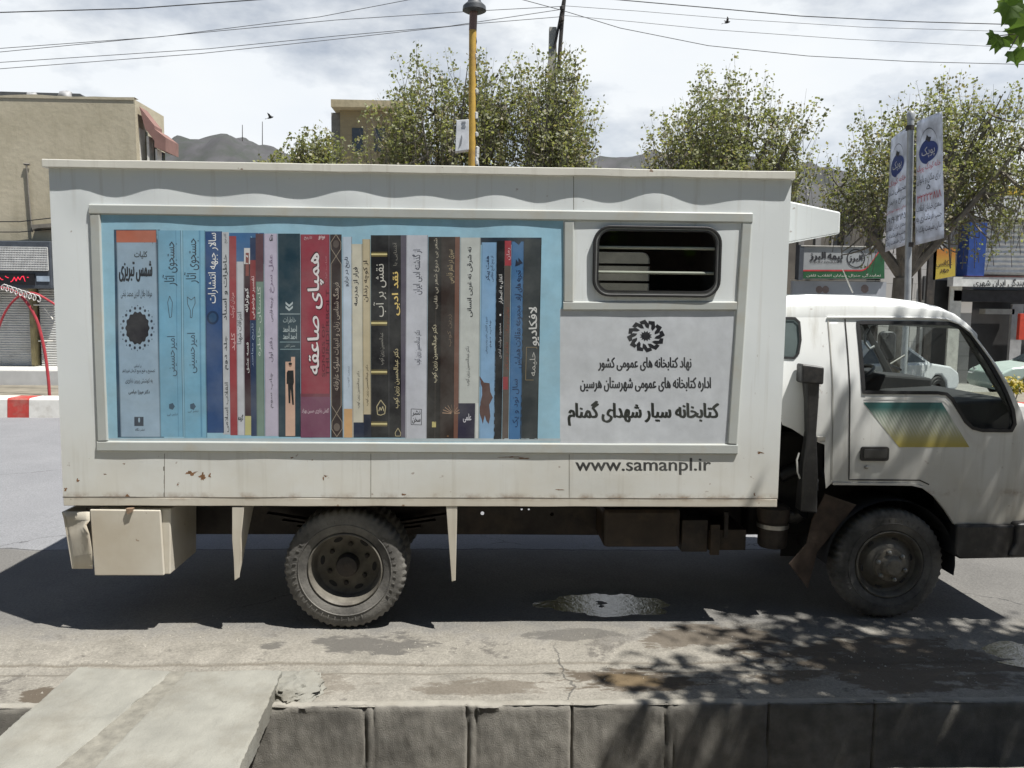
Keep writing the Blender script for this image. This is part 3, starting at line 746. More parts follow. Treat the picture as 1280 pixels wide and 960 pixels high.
books = [  # x at the top, right x, top y, bottom y, colour, slant of the lower edge
    (145, 195, 288, 546, C_(142, 172, 196), 6), (197, 226, 288, 546, C_(104, 168, 200), 3.5), (227.5, 256, 288, 547, C_(108, 172, 203), 3),
    (256, 277, 289, 541, C_(38, 78, 132), 3), (277, 285.5, 290, 543, C_(182, 186, 192), 2), (286, 295, 295, 544, C_(158, 52, 60), 2), (295.5, 305, 327, 544, C_(188, 192, 200), 1.5),
    (305, 312.5, 328, 544, C_(58, 30, 42), 1.5), (312.5, 319.5, 297, 545, C_(36, 58, 96), 1.5), (319.5, 329.5, 292, 545, C_(108, 138, 124), 1.5), (330, 347, 292, 545, C_(184, 176, 200), 1.5),
    (347.5, 375, 292, 546, C_(22, 58, 74), 1), (375.5, 412, 293, 547, C_(152, 44, 66), 1), (412.5, 427, 293, 547, C_(50, 34, 36), 1.5), (428, 440, 296, 547, C_(178, 196, 214), 1),
    (439, 453, 305, 547, C_(196, 192, 172), 2), (453, 463, 299, 547, C_(190, 176, 140), 1), (463.5, 485, 294, 547, C_(26, 26, 32), 0.5), (485, 501, 294, 547, C_(22, 22, 28), 0.5),
    (501, 508, 294, 547, C_(86, 80, 98), 0), (508, 535, 294, 548, C_(186, 190, 202), -1.5), (535.5, 551.5, 296, 548, C_(32, 28, 28), -2), (551.5, 569, 296, 548, C_(52, 40, 36), -2), (569, 575, 296, 548, C_(116, 74, 58), -2),
    (575.5, 601, 297, 548, C_(186, 192, 188), -2.5), (602, 621, 303, 548, C_(118, 166, 208), -3), (621, 631, 301, 549, C_(24, 26, 32), -4), (631, 639, 301, 549, C_(92, 82, 76), -3.5),
    (639.5, 655, 302, 549, C_(54, 112, 164), -3.5), (655, 677, 299, 549, C_(50, 58, 62), -5)]
dk = C_(24, 40, 56)
pgrid(poster, 142, 287, 200, 547, C_(40, 74, 100), 0.0016, skew=5)
pgrid(poster, 286, 291, 330, 330, C_(44, 104, 158), 0.0016)
pgrid(poster, 600, 297, 677, 306, C_(28, 48, 66), 0.0016)
for i, (x0, x1, y0, y1, c, sk) in enumerate(books):
    pgrid(poster, x0, y0, x1, y1, c, 0.002, skew=sk)
    if x1 - x0 > 9:        # printed hinge lines of the binding
        k = 0.72; cd = tuple(a * k for a in c)
        pgrid(poster, x0, y0, x0 + 1.1, y1, cd, 0.0024, skew=sk); pgrid(poster, x1 - 1.1, y0, x1, y1, tuple(a * .6 for a in c), 0.0024, skew=sk)
def pg(x0, y0, x1, y1, c, skew=0): pgrid(poster, x0, y0, x1, y1, c, 0.0028, skew=skew)
pg(145, 288, 195, 303, C_(190, 96, 62), 0.4)
pg(248, 288, 250, 546, C_(82, 148, 184), 3); pg(219, 288, 220, 546, C_(82, 148, 184), 3.5)
pg(305, 310, 312.5, 330, C_(206, 206, 206)); pg(307, 316, 311, 345, C_(136, 58, 50)); pg(312.5, 325, 319.5, 400, C_(140, 44, 50)); pg(319.5, 292, 329.5, 352, C_(96, 62, 72))
pg(306.5, 520, 314, 544, C_(184, 180, 110)); pg(350, 392, 375, 393, C_(150, 170, 176)); pg(350, 427, 375, 428, C_(120, 150, 160)); pg(350.5, 436, 375, 437, C_(120, 150, 160))
pg(376, 492, 412, 496, C_(120, 52, 70)); pg(376, 496, 413, 547, C_(122, 66, 96)); pg(430, 511, 440.5, 547, C_(206, 158, 96)); pg(442, 528, 455, 547, C_(34, 46, 72)); pg(454.5, 518, 464, 547, C_(32, 40, 60))
for y in (318, 404, 465, 530): 
    for dy, cc in ((-3.2, C_(96, 86, 46)), (-1.2, C_(222, 206, 130)), (0.9, C_(110, 98, 52))): pg(464, y + dy, 484, y + dy + 2.0, cc)
pg(573, 504, 594, 548, C_(44, 42, 66), -0.8); pg(595.5, 504, 598, 548, C_(206, 210, 208), -0.5); pg(631, 301, 639, 332, C_(170, 40, 58)); pg(628.5, 471, 635, 487, C_(150, 60, 66)); pg(540, 527, 545, 534, C_(190, 178, 96))
pg(485.3, 294, 487, 547, C_(48, 48, 54)); pg(545, 296, 546, 548, C_(58, 52, 48), -2)
# pale portrait panel with a standing figure in a dark suit, left generic
pg(357, 452, 369, 545, C_(206, 166, 142)); pg(364, 446, 369, 545, C_(206, 166, 142))
fig = [(360, 463), (367, 463), (367.6, 478), (366.5, 482), (367.5, 506), (365.5, 506), (363.5, 486), (363, 504), (361, 504), (360, 480), (358.3, 480), (358.5, 466)]
v, f = cdt([(x, -y) for x, y in fig]); poster.add([S(x, -y, .0034) for x, y in v], f, 0, C_(26, 28, 32))
def pdisc(cx, cy, rx, ry, c, lift=.0034, n=20, k=None):
    P = [S(cx + rx * (k(a) if k else 1) * cos(a), cy + ry * (k(a) if k else 1) * sin(a), lift) for a in [2 * pi * j / n for j in range(n)]]
    poster.add(P + [S(cx, cy, lift)], [(j, (j + 1) % n, n) for j in range(n)], 0, c)
pdisc(363, 456, 2.0, 2.6, C_(150, 110, 92)); pdisc(363, 454.6, 2.2, 1.6, C_(26, 24, 24), .0038)
# medallion
pdisc(172, 410, 14.5, 20, C_(34, 34, 44), n=112, k=lambda a: 1 + 0.05 * cos(14 * a))
for j in range(18):
    a = 2 * pi * j / 18; pdisc(172 + 18.6 * cos(a), 410 + 25 * sin(a), 1.5, 1.9, C_(46, 56, 74), n=8)
    a += pi / 18; pdisc(172 + 21 * cos(a), 410 + 28 * sin(a), 0.6, 1.0, C_(60, 72, 92), n=6)
pg(168, 521, 179.5, 532.5, C_(54, 66, 82)); pdisc(174, 525, 1.2, 3.2, C_(140, 170, 190), .0038)
# small printer's marks
for cx in (213.5, 240): pdisc(cx + 1, 508, 4, 4.5, C_(60, 92, 116), n=5); 
pdisc(266, 397, 7.5, 8.5, C_(28, 56, 92)); pdisc(266, 397, 5, 6, C_(40, 80, 120), .0038)
for cy in (381, 386):
    for s in (-1, 1): poster.poly([S(361.5 + s * 4.5, cy - 4, .0034), S(361.5, cy, .0034), S(361.5, cy + 3, .0034), S(361.5 + s * 4.5, cy - 1, .0034)], 0, C_(170, 186, 190))
for k in range(9):
    a = k * pi / 8 + pi; pa = (566 + 2 * cos(a), 517 + 2 * sin(a)); pb = (564 + 11 * cos(a), 516 + 10 * sin(a))
    poster.poly([S(pa[0], pa[1] - .5, .0034), S(pb[0], pb[1] - .5, .0034), S(pb[0], pb[1] + .5, .0034), S(pa[0], pa[1] + .5, .0034)], 0, C_(176, 140, 110))
def pline(pts, w, c, lift=.0034):
    for (ax, ay), (bx, by) in zip(pts, pts[1:]):
        dx, dy = bx - ax, by - ay; l = sqrt(dx * dx + dy * dy) or 1; nx_, ny_ = -dy / l * w / 2, dx / l * w / 2; n = max(1, int(l / 12))
        for i in range(n):
            p, q = (ax + dx * i / n, ay + dy * i / n), (ax + dx * (i + 1) / n, ay + dy * (i + 1) / n)
            poster.poly([S(p[0] + nx_, p[1] + ny_, lift), S(q[0] + nx_, q[1] + ny_, lift), S(q[0] - nx_, q[1] - ny_, lift), S(p[0] - nx_, p[1] - ny_, lift)], 0, c)
gold = C_(150, 136, 118)
pline([(420, 293), (413.5, 303), (414, 311), (426.5, 330), (426.5, 507), (415, 527), (414.5, 536), (421, 546)], .8, gold)
pline([(420, 293), (426.2, 303), (426, 311), (413.8, 330), (414.4, 507), (427.5, 527), (427.8, 536), (421, 546)], .8, gold)
pdisc(420, 305, 3.8, 5, C_(88, 76, 72)); pdisc(421, 534, 4, 5, C_(104, 92, 84))
pline([(476, 500), (471, 508), (472, 518), (476, 519), (481, 517), (482, 508), (476, 500)], 1.2, C_(176, 164, 120)); pline([(473.5, 514), (475, 509), (476.5, 513), (478.5, 508), (480, 514)], .9, C_(196, 184, 140))
pline([(497.5, 535), (494, 541), (494.5, 545), (500.5, 545), (501, 541), (497.5, 535)], .9, C_(176, 164, 120))
pline([(514, 511), (527, 511.5), (527, 531), (514, 530.5), (514, 511)], .7, C_(60, 62, 74)); pline([(658, 434), (671, 434), (671, 436)], .6, C_(150, 130, 90)); pline([(658, 434), (657, 475), (667, 475)], .6, C_(150, 130, 90))
pline([(212, 370), (209.5, 378), (212, 397), (214.5, 396), (215.5, 378), (212, 370)], .7, C_(70, 82, 92)); pline([(234, 371), (234.5, 380), (238, 388), (238, 397), (240, 397), (241, 386), (244, 379), (243.5, 371), (239, 375), (234, 371)], .7, C_(70, 82, 92))
# brown figure printed on the pale blue spine
v, f = cdt([(x, -y) for x, y in ((599.5, 470), (605, 478), (612, 479), (613, 490), (616, 497), (611.5, 506), (613, 520), (611, 530), (608, 526), (606, 519), (603.5, 530), (602, 524), (599.5, 516))])
poster.add([S(x, -y, .0034) for x, y in v], f, 0, C_(92, 62, 58))
poster_o = poster.build('book_poster', pr, truck, smooth=40)
# lettering on the spines
lt = MB(); Sl = lambda x, y: S(x, y, .0042)
wht, blk, cream_, goldt = C_(222, 224, 224), C_(34, 40, 50), C_(206, 200, 178), C_(222, 190, 84)
for s, bx, c, r, bd in (
    ('کلیات', (168, 314, 184, 323), blk, 0, .02), ('شمس تبریزی', (149, 326, 190, 352), blk, 0, .02), ('مولانا جلال الدین محمد بلخی', (151, 362, 190, 373), blk, 0, .01),
    ('بر اساس', (168, 455, 177, 460), blk, 0, 0), ('تصحیح و طبع بدیع الزمان فروزانفر', (153, 461, 194, 467), blk, 0, 0), ('به کوشش پرویز بابائی', (157, 473, 191, 480), blk, 0, .01), ('دکتر میرزا عباسی', (161, 487, 187, 493), blk, 0, .02), ('نشر نگاه', (169, 535, 181, 539), blk, 0, 0),
    ('جستجوی آثار', (203, 302, 222, 357), C_(46, 60, 76), 1, 0), ('جستجوی آثار', (230, 298, 249, 354), C_(46, 60, 76), 1, 0), ('امیرحسینی', (209, 420, 222, 470), C_(60, 88, 110), 1, 0), ('امیرحسینی', (234, 416, 247, 466), C_(60, 88, 110), 1, 0),
    ('نشر نی', (209, 516, 222, 520), C_(60, 92, 116), 0, 0), ('نشر نی', (235, 512, 248, 516), C_(60, 92, 116), 0, 0),
    ('سالار جبهه انتشارات', (260, 291, 272.5, 379), wht, 1, .01), ('کتاب مرجع', (279, 292, 284, 304), blk, 1, .02), ('خاطرات و اسناد', (278.5, 318, 285, 400), blk, 1, .02), ('جلد دوم', (280, 420, 286, 462), blk, 1, .02), ('انقلاب اسلامی', (281, 478, 286.5, 540), blk, 1, .01),
    ('مردان کوچک', (288, 366, 294, 397), C_(226, 170, 170), 1, 0), ('کلید', (289, 416, 295, 438), C_(226, 180, 180), 1, .01), ('اعترافات شهدا', (296.5, 390, 303.5, 430), blk, 1, .01), ('گزیده', (298, 518, 304, 527), blk, 0, .02),
    ('کبوترانه', (306, 360, 311.5, 390), wht, 1, .03), ('قصه عشق', (308, 428, 312, 466), wht, 1, .01), ('تفسیر موضوعی', (314, 345, 319, 398), C_(226, 200, 200), 1, .02), ('تاریخ معاصر', (314.5, 404, 318, 458), C_(150, 170, 200), 1, 0), ('گلستان خاطره', (321.5, 358, 327, 445), C_(196, 210, 200), 1, .01),
    ('عقل سرخ', (336, 318, 343, 366), C_(112, 90, 124), 1, 0), ('ترجمه فارسی', (337, 372, 342, 402), C_(90, 80, 104), 1, 0), ('دفتر اول', (336.5, 422, 342, 452), C_(96, 88, 108), 1, 0), ('چاپ سوم', (337, 466, 342, 510), C_(76, 72, 88), 1, 0), ('تک', (337, 293, 341, 301), blk, 0, .02),
    ('خاطرات', (354, 396, 370, 405), C_(160, 178, 182), 0, .01), ('احمد احمد', (354, 407, 371, 415), C_(160, 178, 182), 0, .03), ('احمد احمد', (354, 416, 371, 424), C_(160, 178, 182), 0, .03), ('محسن کاظمی', (356, 430, 369, 434.5), C_(160, 178, 182), 0, 0),
    ('همپای صاعقه', (384, 316, 405, 468), C_(58, 22, 34), 1, .075), ('THUNDERBOLT', (407.5, 362, 412, 470), C_(96, 26, 44), 1, .02), ('SONGS OF', (402.6, 405, 406.4, 471), C_(96, 26, 44), 1, .02), ('کتاب اول', (406.5, 320, 409, 352), C_(190, 120, 130), 1, 0), ('سوره مهر', (398, 294, 406, 300), C_(214, 190, 194), 0, .02), ('تاریخ', (380, 295, 390, 300), C_(214, 190, 194), 0, .02),
    ('گلعلی بابائی حسین بهزاد', (377.5, 510, 411, 517), C_(216, 196, 206), 0, .01),
    ('فرهنگ شناسی زبان و ادبیات سلوک عارفانه', (416, 353, 425, 488), C_(178, 164, 150), 1, .005), ('تاریخ در ترازو', (430.5, 321, 437, 358), C_(44, 52, 78), 1, .02), ('زرین کوب', (434.5, 458, 437, 484), C_(110, 120, 140), 1, 0),
    ('فرار از مدرسه', (441.5, 334, 448.5, 382), blk, 1, .03), ('از کوچه رندان', (454, 326, 461, 377), C_(70, 60, 48), 1, .03), ('دکتر عبدالحسین زرین کوب', (446, 464, 450, 510), C_(60, 58, 54), 1, .01), ('دکتر عبدالحسین زرین کوب', (457, 456, 461, 507), C_(60, 54, 46), 1, .01),
    ('نقش بر آب', (467, 330, 483, 396), C_(198, 196, 186), 1, .0), ('عبدالحسین زرین کوب', (474, 416, 480.5, 456), C_(150, 148, 140), 1, 0),
    ('نقد ادبی', (490, 340, 500, 394), goldt, 1, .035), ('آشنایی با', (491, 303, 497, 332), C_(140, 136, 128), 1, 0), ('دکتر عبدالحسین زرین کوب', (492, 436, 499.5, 510), C_(186, 174, 128), 1, .02),
    ('از گذشته ادبی ایران', (515, 312, 528, 368), C_(58, 62, 82), 1, .005), ('دکتر عبدالحسین زرین کوب', (518, 413, 527, 456), C_(74, 78, 96), 1, 0), ('نشر', (515.5, 513, 525.5, 520), C_(50, 52, 64), 0, .03), ('سخن', (515.5, 522, 525.5, 529), C_(50, 52, 64), 0, .03),
    ('شعر بی دروغ شعر بی نقاب', (542, 298, 549, 386), C_(186, 178, 158), 1, .01), ('دکتر عبدالحسین زرین کوب', (540, 406, 547, 478), C_(190, 182, 150), 1, .02), ('سیری در شعر فارسی', (558, 312, 568, 354), C_(176, 156, 116), 1, .0), ('زرین کوب', (559, 393, 565, 433), C_(120, 100, 82), 1, 0),
    ('نه شرقی نه غربی انسانی', (584, 309, 591, 396), blk, 1, .03), ('دکتر عبدالحسین زرین کوب', (582, 433, 587.5, 482), C_(70, 76, 80), 1, .01), ('علمی', (579, 517, 589, 528), C_(200, 200, 210), 0, .02),
    ('هفت پیکر', (607, 320, 613, 351), C_(40, 56, 90), 1, .02), ('از پنج گنج نظامی', (613, 320, 618, 352), C_(60, 80, 116), 1, .01), ('شرح و گزارش دکتر برات زنجانی', (606.5, 396, 610, 442), C_(50, 66, 100), 1, .0), ('چاپ دوم', (611.5, 400, 614.5, 434), C_(50, 66, 100), 1, .0),
    ('اتفاق به اضطرار', (623.5, 343, 629, 380), wht, 1, .02), ('محمود دولت آبادی', (622.5, 404, 627, 448), C_(190, 190, 190), 1, .0), ('رمان', (633, 310, 638, 325), C_(230, 190, 196), 1, .02), ('تنهایی دم مرگ', (632.5, 384, 637, 416), C_(150, 78, 60), 1, .02), ('نشر مرکز', (631.5, 428, 636, 463), C_(140, 74, 60), 1, .01),
    ('تجربه های آزاد', (643.5, 338, 653, 376), C_(24, 44, 84), 1, .02), ('مجموعه مقالات همایش', (643, 382, 653, 460), C_(24, 44, 84), 1, .01), ('سال نود و یک', (640.5, 474, 649, 534), C_(24, 44, 84), 1, .01),
    ('لافکادیو', (661, 384, 674, 432), C_(206, 208, 206), 1, .03), ('حلیمه', (662, 440, 671, 470), C_(186, 186, 180), 1, .0)):
    put_text(lt, s, bx, Sl, 0, c, r, bd)
put_text(lt, 'همپای صاعقه', (384.6, 316.8, 404.4, 467.2), lambda x, y: S(x, y, .0048), 0, C_(226, 220, 222), 1, .03)
for j in range(2): pdisc(0, 0, 0, 0, wht) if False else None
lt.poly([S(648, 322, .0042), S(653.5, 329, .0042), S(648, 331, .0042)], 0, C_(16, 32, 62)); lt.poly([S(645, 324, .0042), S(650, 331, .0042), S(644, 333, .0042)], 0, C_(16, 32, 62))
lt.poly([S(624.4, 392.5, .0042), S(626.4, 392.5, .0042), S(626.4, 394.8, .0042), S(624.4, 394.8, .0042)], 0, wht)
lt.build('lettering', pr, poster_o)

# white notice sheet with emblem and lettering
nt_ = MB(); pgrid(nt_, 700, 386, 918, 554, srgb(196, 200, 205), 0.0014, 8)
notice = nt_.build('notice_sheet', pr, truck, smooth=40)
lt = MB(); ink = C_(30, 32, 40)
for s, bx, bd in (('نهاد کتابخانه های عمومی کشور', (748, 446.5, 864, 463.5), .028), ('اداره کتابخانه های عمومی شهرستان هرسین', (725.6, 471.5, 888.3, 489.5), .028), ('کتابخانه سیار شهدای گمنام', (710.5, 501, 898, 532), .034)):
    put_text(lt, s, bx, Sl, 0, ink if bd < .03 else C_(40, 44, 40), 0, bd)
lt.build('lettering', pr, notice)
lt = MB()
cx, cy, ax_, ay_ = 807.3, 420, 23.8, 20.6
def E_(r, a): return S(cx + ax_ * r * cos(a), cy - ay_ * r * sin(a), .0042)
for k in range(12):
    a = 2 * pi * k / 12 + 0.1
    # an open-book chevron leaning round the ring
    pts = [E_(r, a + da) for r, da in ((1.0, -.06), (.93, .27), (.75, .25), (.73, .02), (.53, -.12), (.47, -.42), (.70, -.36), (.86, -.16))]
    lt.add(pts, [(0, 1, 2, 3), (0, 3, 4, 7), (4, 5, 6, 7)], 0, ink)
star = []
for k in range(24): star.append(E_(.33 if k % 2 else .22, 2 * pi * k / 24))
lt.add(star + [E_(0, 0)], [(k, (k + 1) % 24, 24) for k in range(24)], 0, ink)
lt.build('emblem', pr, notice)
lt = MB(); put_text(lt, 'www.samanpl.ir', (719.5, 572.5, 888.5, 593.5), lambda x, y: S(x, y, .002), 0, C_(50, 50, 50), 0, .022)
lt.build('web_address', pr, truck)

# ---------------------------------------------------------------- under the cargo box
def PX(px, py, Y): return W(px, py, Y)
# chassis rails with punched holes
rz0, rz1 = W(640, 668, .72).z, W(640, 634, .72).z
mb = MB()
holes = []
for px, py, r in ((603, 641.5, .014), (690, 643, .014), (758, 643, .014), (652, 636.5, .008), (661, 636.5, .008), (617, 652, .005), (704, 645, .005)):
    p = W(px, py, .72); holes.append([(p.x + r * cos(a * pi / 6), p.z + r * sin(a * pi / 6)) for a in range(12)])
v, f = cdt([(XL + .1, rz0), (2.9, rz0), (2.9, rz1), (XL + .1, rz1)], holes); mb.add([(x, .72, z) for x, z in v], f)
mb.box((XL + .1, .724, rz0 + .002), (2.9, .77, rz0 + .012)); mb.box((XL + .1, .724, rz1 - .012), (2.9, .77, rz1 - .002)); mb.build('chassis_rail', chas, truck)
mb = MB(); mb.box((XL + .1, 1.30, rz1 - .02), (2.9, 1.35, rz1)); mb.box((XL + .1, 1.30, rz0 + .07), (-.1, 1.35, rz1 - .02)); mb.build('chassis_rail', chas, truck)
for i, x in enumerate((-2.3, -1.5, -.35, .3, 1.0, 1.7)):
    mb = MB(); mb.box((x, .73, rz1 + .002), (x + .06, 1.95, ZS)); mb.build('cross_bearer', chas, truck)
mb = MB(); a = W(512, 663, .85); b_ = W(762, 664, .85); mb.tube([(-.75, .95, a.z - .02), (a.x, .85, a.z), (b_.x, .85, b_.z - .005), (1.6, .9, b_.z - .03)], 0.026, 10); mb.build('exhaust_pipe', chas, truck, smooth=40)
mb = MB(); mb.tube([(-.8, 1.03, .45), (1.6, 1.03, .62)], 0.04, 12); mb.build('drive_shaft', chas, truck, smooth=40)
mb = MB(); mb.tube([(-.92, .2, .41), (-.92, 1.86, .41)], .06, 12); mb.lathe([(-.22, .02), (-.18, .12), (0, .17), (.18, .12), (.22, .02)], (-.92, 1.03, .41), (0, 1, 0), 16); mb.build('rear_axle', chas, truck, smooth=40)
mb = MB(); mb.tube([(2.95, .3, .41), (2.95, 1.75, .41)], .05, 12); mb.build('front_axle', chas, truck, smooth=40)
for y in (.62, 1.42):
    mb = MB()
    for k in range(5):
        L_ = .68 - k * .11; zz = .56 - k * .022
        mb.hexa([(-.92 - L_, y - .035, zz + .10 * (L_ / .68) ** 2), (-.92, y - .035, zz - .01), (-.92, y + .035, zz - .01), (-.92 - L_, y + .035, zz + .10 * (L_ / .68) ** 2)],
                [(-.92 - L_, y - .035, zz + .015 + .10 * (L_ / .68) ** 2), (-.92, y - .035, zz + .008), (-.92, y + .035, zz + .008), (-.92 - L_, y + .035, zz + .015 + .10 * (L_ / .68) ** 2)])
        mb.hexa([(-.92, y - .035, zz - .01), (-.92 + L_, y - .035, zz + .10 * (L_ / .68) ** 2), (-.92 + L_, y + .035, zz + .10 * (L_ / .68) ** 2), (-.92, y + .035, zz - .01)],
                [(-.92, y - .035, zz + .008), (-.92 + L_, y - .035, zz + .015 + .10 * (L_ / .68) ** 2), (-.92 + L_, y + .035, zz + .015 + .10 * (L_ / .68) ** 2), (-.92, y + .035, zz + .008)])
    mb.build('leaf_spring', chas, truck)
# tank, battery carrier and brackets ahead of the rear wheel
def boxpx(name, x0, y0, x1, y1, Y, dep, m, bev=.006):
    a = W(x0, y0, Y); b_ = W(x1, y1, Y); mb = MB(); mb.box((a.x, Y, b_.z), (b_.x, Y + dep, a.z)); return mb.build(name, m, truck, bevel=bev)
tank_m = mat('tank_steel', (0.045, 0.032, 0.022), 0.6, 0.4, 5, dirt=(0.11, 0.075, 0.045), dirt_amt=.7, dscale=4)
boxpx('fuel_tank', 755, 636, 850, 685, .30, .42, tank_m, .03)
boxpx('battery_box', 853, 650, 884, 690, .32, .4, chas); boxpx('battery_box', 886, 662, 932, 688, .34, .4, tank_m)
boxpx('bracket', 889, 656, 899, 694, .29, .03, tank_m, .003); boxpx('bracket', 906, 640, 910, 672, .33, .03, chas, .003)
# air cleaner canister
c0 = W(966, 655, .42)
mb = MB(); r_ = .105
mb.lathe([(-.165, .0), (-.165, r_ * .9), (-.15, r_), (-.03, r_), (-.028, r_ + .008), (.02, r_ + .008), (.022, r_), (.06, r_ + .012), (.13, r_ + .012), (.15, r_ * .8), (.16, 0)], c0, (0, 0, 1), 28)
can = mb.build('air_cleaner', chas, truck, smooth=40)
mb = MB(); mb.lathe([(-.018, r_ + .0095), (.012, r_ + .0095)], c0, (0, 0, 1), 28); mb.build('clamp_band', steel, can, smooth=40)
a = W(985, 648, .42); mb = MB(); mb.tube([(a.x - .05, .42, a.z + .02), (a.x + .05, .40, a.z + .02), (W(1003, 640, .36).x, .36, W(1003, 640, .36).z)], .05, 12); mb.build('intake_duct', black_pl, can, smooth=40)
# snorkel beside the cab
mb = MB()
hd = [W(1003, 455, .06), W(1031, 459, .06), W(1030, 481, .06), W(1002, 479, .06)]
mb.prism(hd, (0, .11, 0)); sn_ = mb.build('snorkel', black_pl, truck, bevel=.014, seg=3)
mb = MB()
pr_ = [((1008, 478), (1025, 480), .075, .085), ((1009, 500), (1024, 502), .085, .07), ((1009, 540), (1021, 542), .1, .06), ((1004, 590), (1023, 592), .1, .09), ((1001, 640), (1022, 642), .12, .12)]
for (a, b_, y, dp) in pr_:
    p, q = W(*a, y), W(*b_, y); mb.v += [(p.x, y, p.z), (q.x, y, q.z), (q.x, y + dp, q.z), (p.x, y + dp, p.z)]
for i in range(len(pr_) - 1):
    for k in range(4): mb.f.append((i * 4 + k, i * 4 + (k + 1) % 4, i * 4 + 4 + (k + 1) % 4, i * 4 + 4 + k)); mb.m.append(0); mb.c.append(None)
mb.f.append((16, 17, 18, 19)); mb.m.append(0); mb.c.append(None)
mb.build('neck', black_pl, sn_, bevel=.012, seg=3)
a = W(1013, 606, .15); mb = MB(); mb.lathe([(-.05, .062), (-.04, .07), (0, .066), (.03, .07), (.04, .062)], (a.x, .19, a.z), (0, 0, 1), 20); mb.build('boot_clamp', black_rub, sn_, smooth=40)
a = W(1020, 548, .14); mb = MB(); mb.box((a.x, .12, a.z - .02), (a.x + .06, .15, a.z + .015)); mb.build('bracket', steel, sn_, bevel=.003)
mb = MB(); q = [W(x, y, .15) for x, y in ((1022, 490), (1023, 497), (1021, 502))]; mb.tube(q, .006, 6); mb.build('clip', steel, sn_, smooth=40)
q = [W(x, y, .13) for x, y in ((999, 566), (996, 575), (997, 590), (1000, 598))]; mb = MB(); mb.tube(q, .006, 6); mb.build('cable', mat('pale_cable', (.5, .5, .48), .5), truck, smooth=40)
# exhaust / duct between box and cab, visible in the gap
mb = MB(); q = [W(974, 596, .5), W(985, 590, .5), W(1003, 584, .5)]; mb.tube(q, .05, 12); mb.build('air_hose', black_pl, truck, smooth=40)

mb = MB(); mb.box((2.0, .55, .52), (3.2, 1.55, 1.32)); mb.box((1.75, .8, .45), (2.1, 1.3, .95)); mb.build('engine', mat('engine_dark', (.02, .019, .018), .8, .4, 9), truck, bevel=.04)  # engine stand-in, added dark to close the bright gap behind the cab
# toolbox and bent corner sheet at the rear
a, b_ = W(113, 637, -.012), W(206, 720, -.012)
tbx0, tbx1, tbz0, tbz1 = a.x + .02, b_.x - .005, b_.z, a.z
mb = MB(); mb.hexa([(tbx0 + .02, .02, tbz0), (tbx1 + .03, .02, tbz0), (tbx1 + .03, .52, tbz0), (tbx0 + .02, .52, tbz0)], [(tbx0 + .02, .02, tbz1), (tbx1 + .045, .02, tbz1), (tbx1 + .045, .52, tbz1), (tbx0 + .02, .52, tbz1)])
tb = mb.build('toolbox', paint_lo, truck, bevel=.008)
q = [W(x, y, -.012) for x, y in ((112, 637), (200, 638), (205, 719.5), (118, 719.5))]
mb = MB(); mb.prism(q, (0, .025, 0)); td = mb.build('door', paint_lo, tb, bevel=.006)
mb = MB(); q = [W(x, y, -.03) for x, y in ((157, 636), (166, 635.5), (165, 640), (159, 643))]; mb.prism(q, (0, .03, 0)); mb.build('latch', mat('rusty_latch', (.22, .15, .1), .7, .4, 20), td)
mb = MB()
edge_pts = [(77, 640, 112, 640), (80, 650, 112, 650), (84, 668, 107, 656), (86, 680, 111, 668), (88, 695, 115, 692), (90, 711, 115.5, 711)]
for i, (x0, y0, x1, y1) in enumerate(edge_pts):
    for k in range(7):
        u = k / 6; yy = -.008 + .02 * (1 - u) ** 3 * 2 + (.035 * sin(pi * u) if i in (1, 2) else .012 * sin(pi * u)) - (.03 * u if i in (2, 3) else 0)
        p = W(x0 + (x1 - x0) * u, y0 + (y1 - y0) * u, yy); mb.v.append(tuple(p))
    p = Vector(mb.v[-7]); 
for i in range(len(edge_pts) - 1):
    for k in range(6): mb.f.append((i * 7 + k, i * 7 + k + 1, i * 7 + 8 + k, i * 7 + 7 + k)); mb.m.append(0); mb.c.append(None)
ob = mb.build('corner_sheet', paint_lo, truck, smooth=50); md = ob.modifiers.new('sheet', 'SOLIDIFY'); md.thickness = .006; md.offset = 1
mb = MB(); p = W(77, 640, .02); q = W(89, 711, .02); mb.prism([(p.x, .03, p.z), (q.x, .03, q.z), (q.x, 1.9, q.z), (p.x, 1.9, p.z)], (.012, 0, 0)); mb.build('rear_valance', paint_lo, truck)
# tapered drop brackets
def dropb(name, pts, web):
    mb = MB(); q = [W(x, y, -.002) for x, y in pts]; mb.prism(q, (0, .012, 0)); o_ = mb.build(name, paint_lo, truck, bevel=.003)
    mb = MB(); q = [Vector((W(x, y, .012).x - .012, .012, W(x, y, .012).z)) for x, y in web]
    P = [(q[0].x, .011, q[0].z), (q[1].x, .011, q[1].z), (q[1].x, .05, q[1].z), (q[0].x, .34, q[0].z)]
    mb.prism(P, (.01, 0, 0)); mb.build('web', paint_lo, o_)
dropb('drop_bracket', [(290, 634), (305, 634), (303, 655), (301, 672), (302, 690), (299, 722), (293, 726), (292, 700), (290, 675)], [(303, 635), (298, 720)])
dropb('drop_bracket', [(557.5, 632), (571.5, 632), (571, 660), (569.5, 726), (564.5, 727), (561, 680)], [(570, 633), (568.5, 724)])

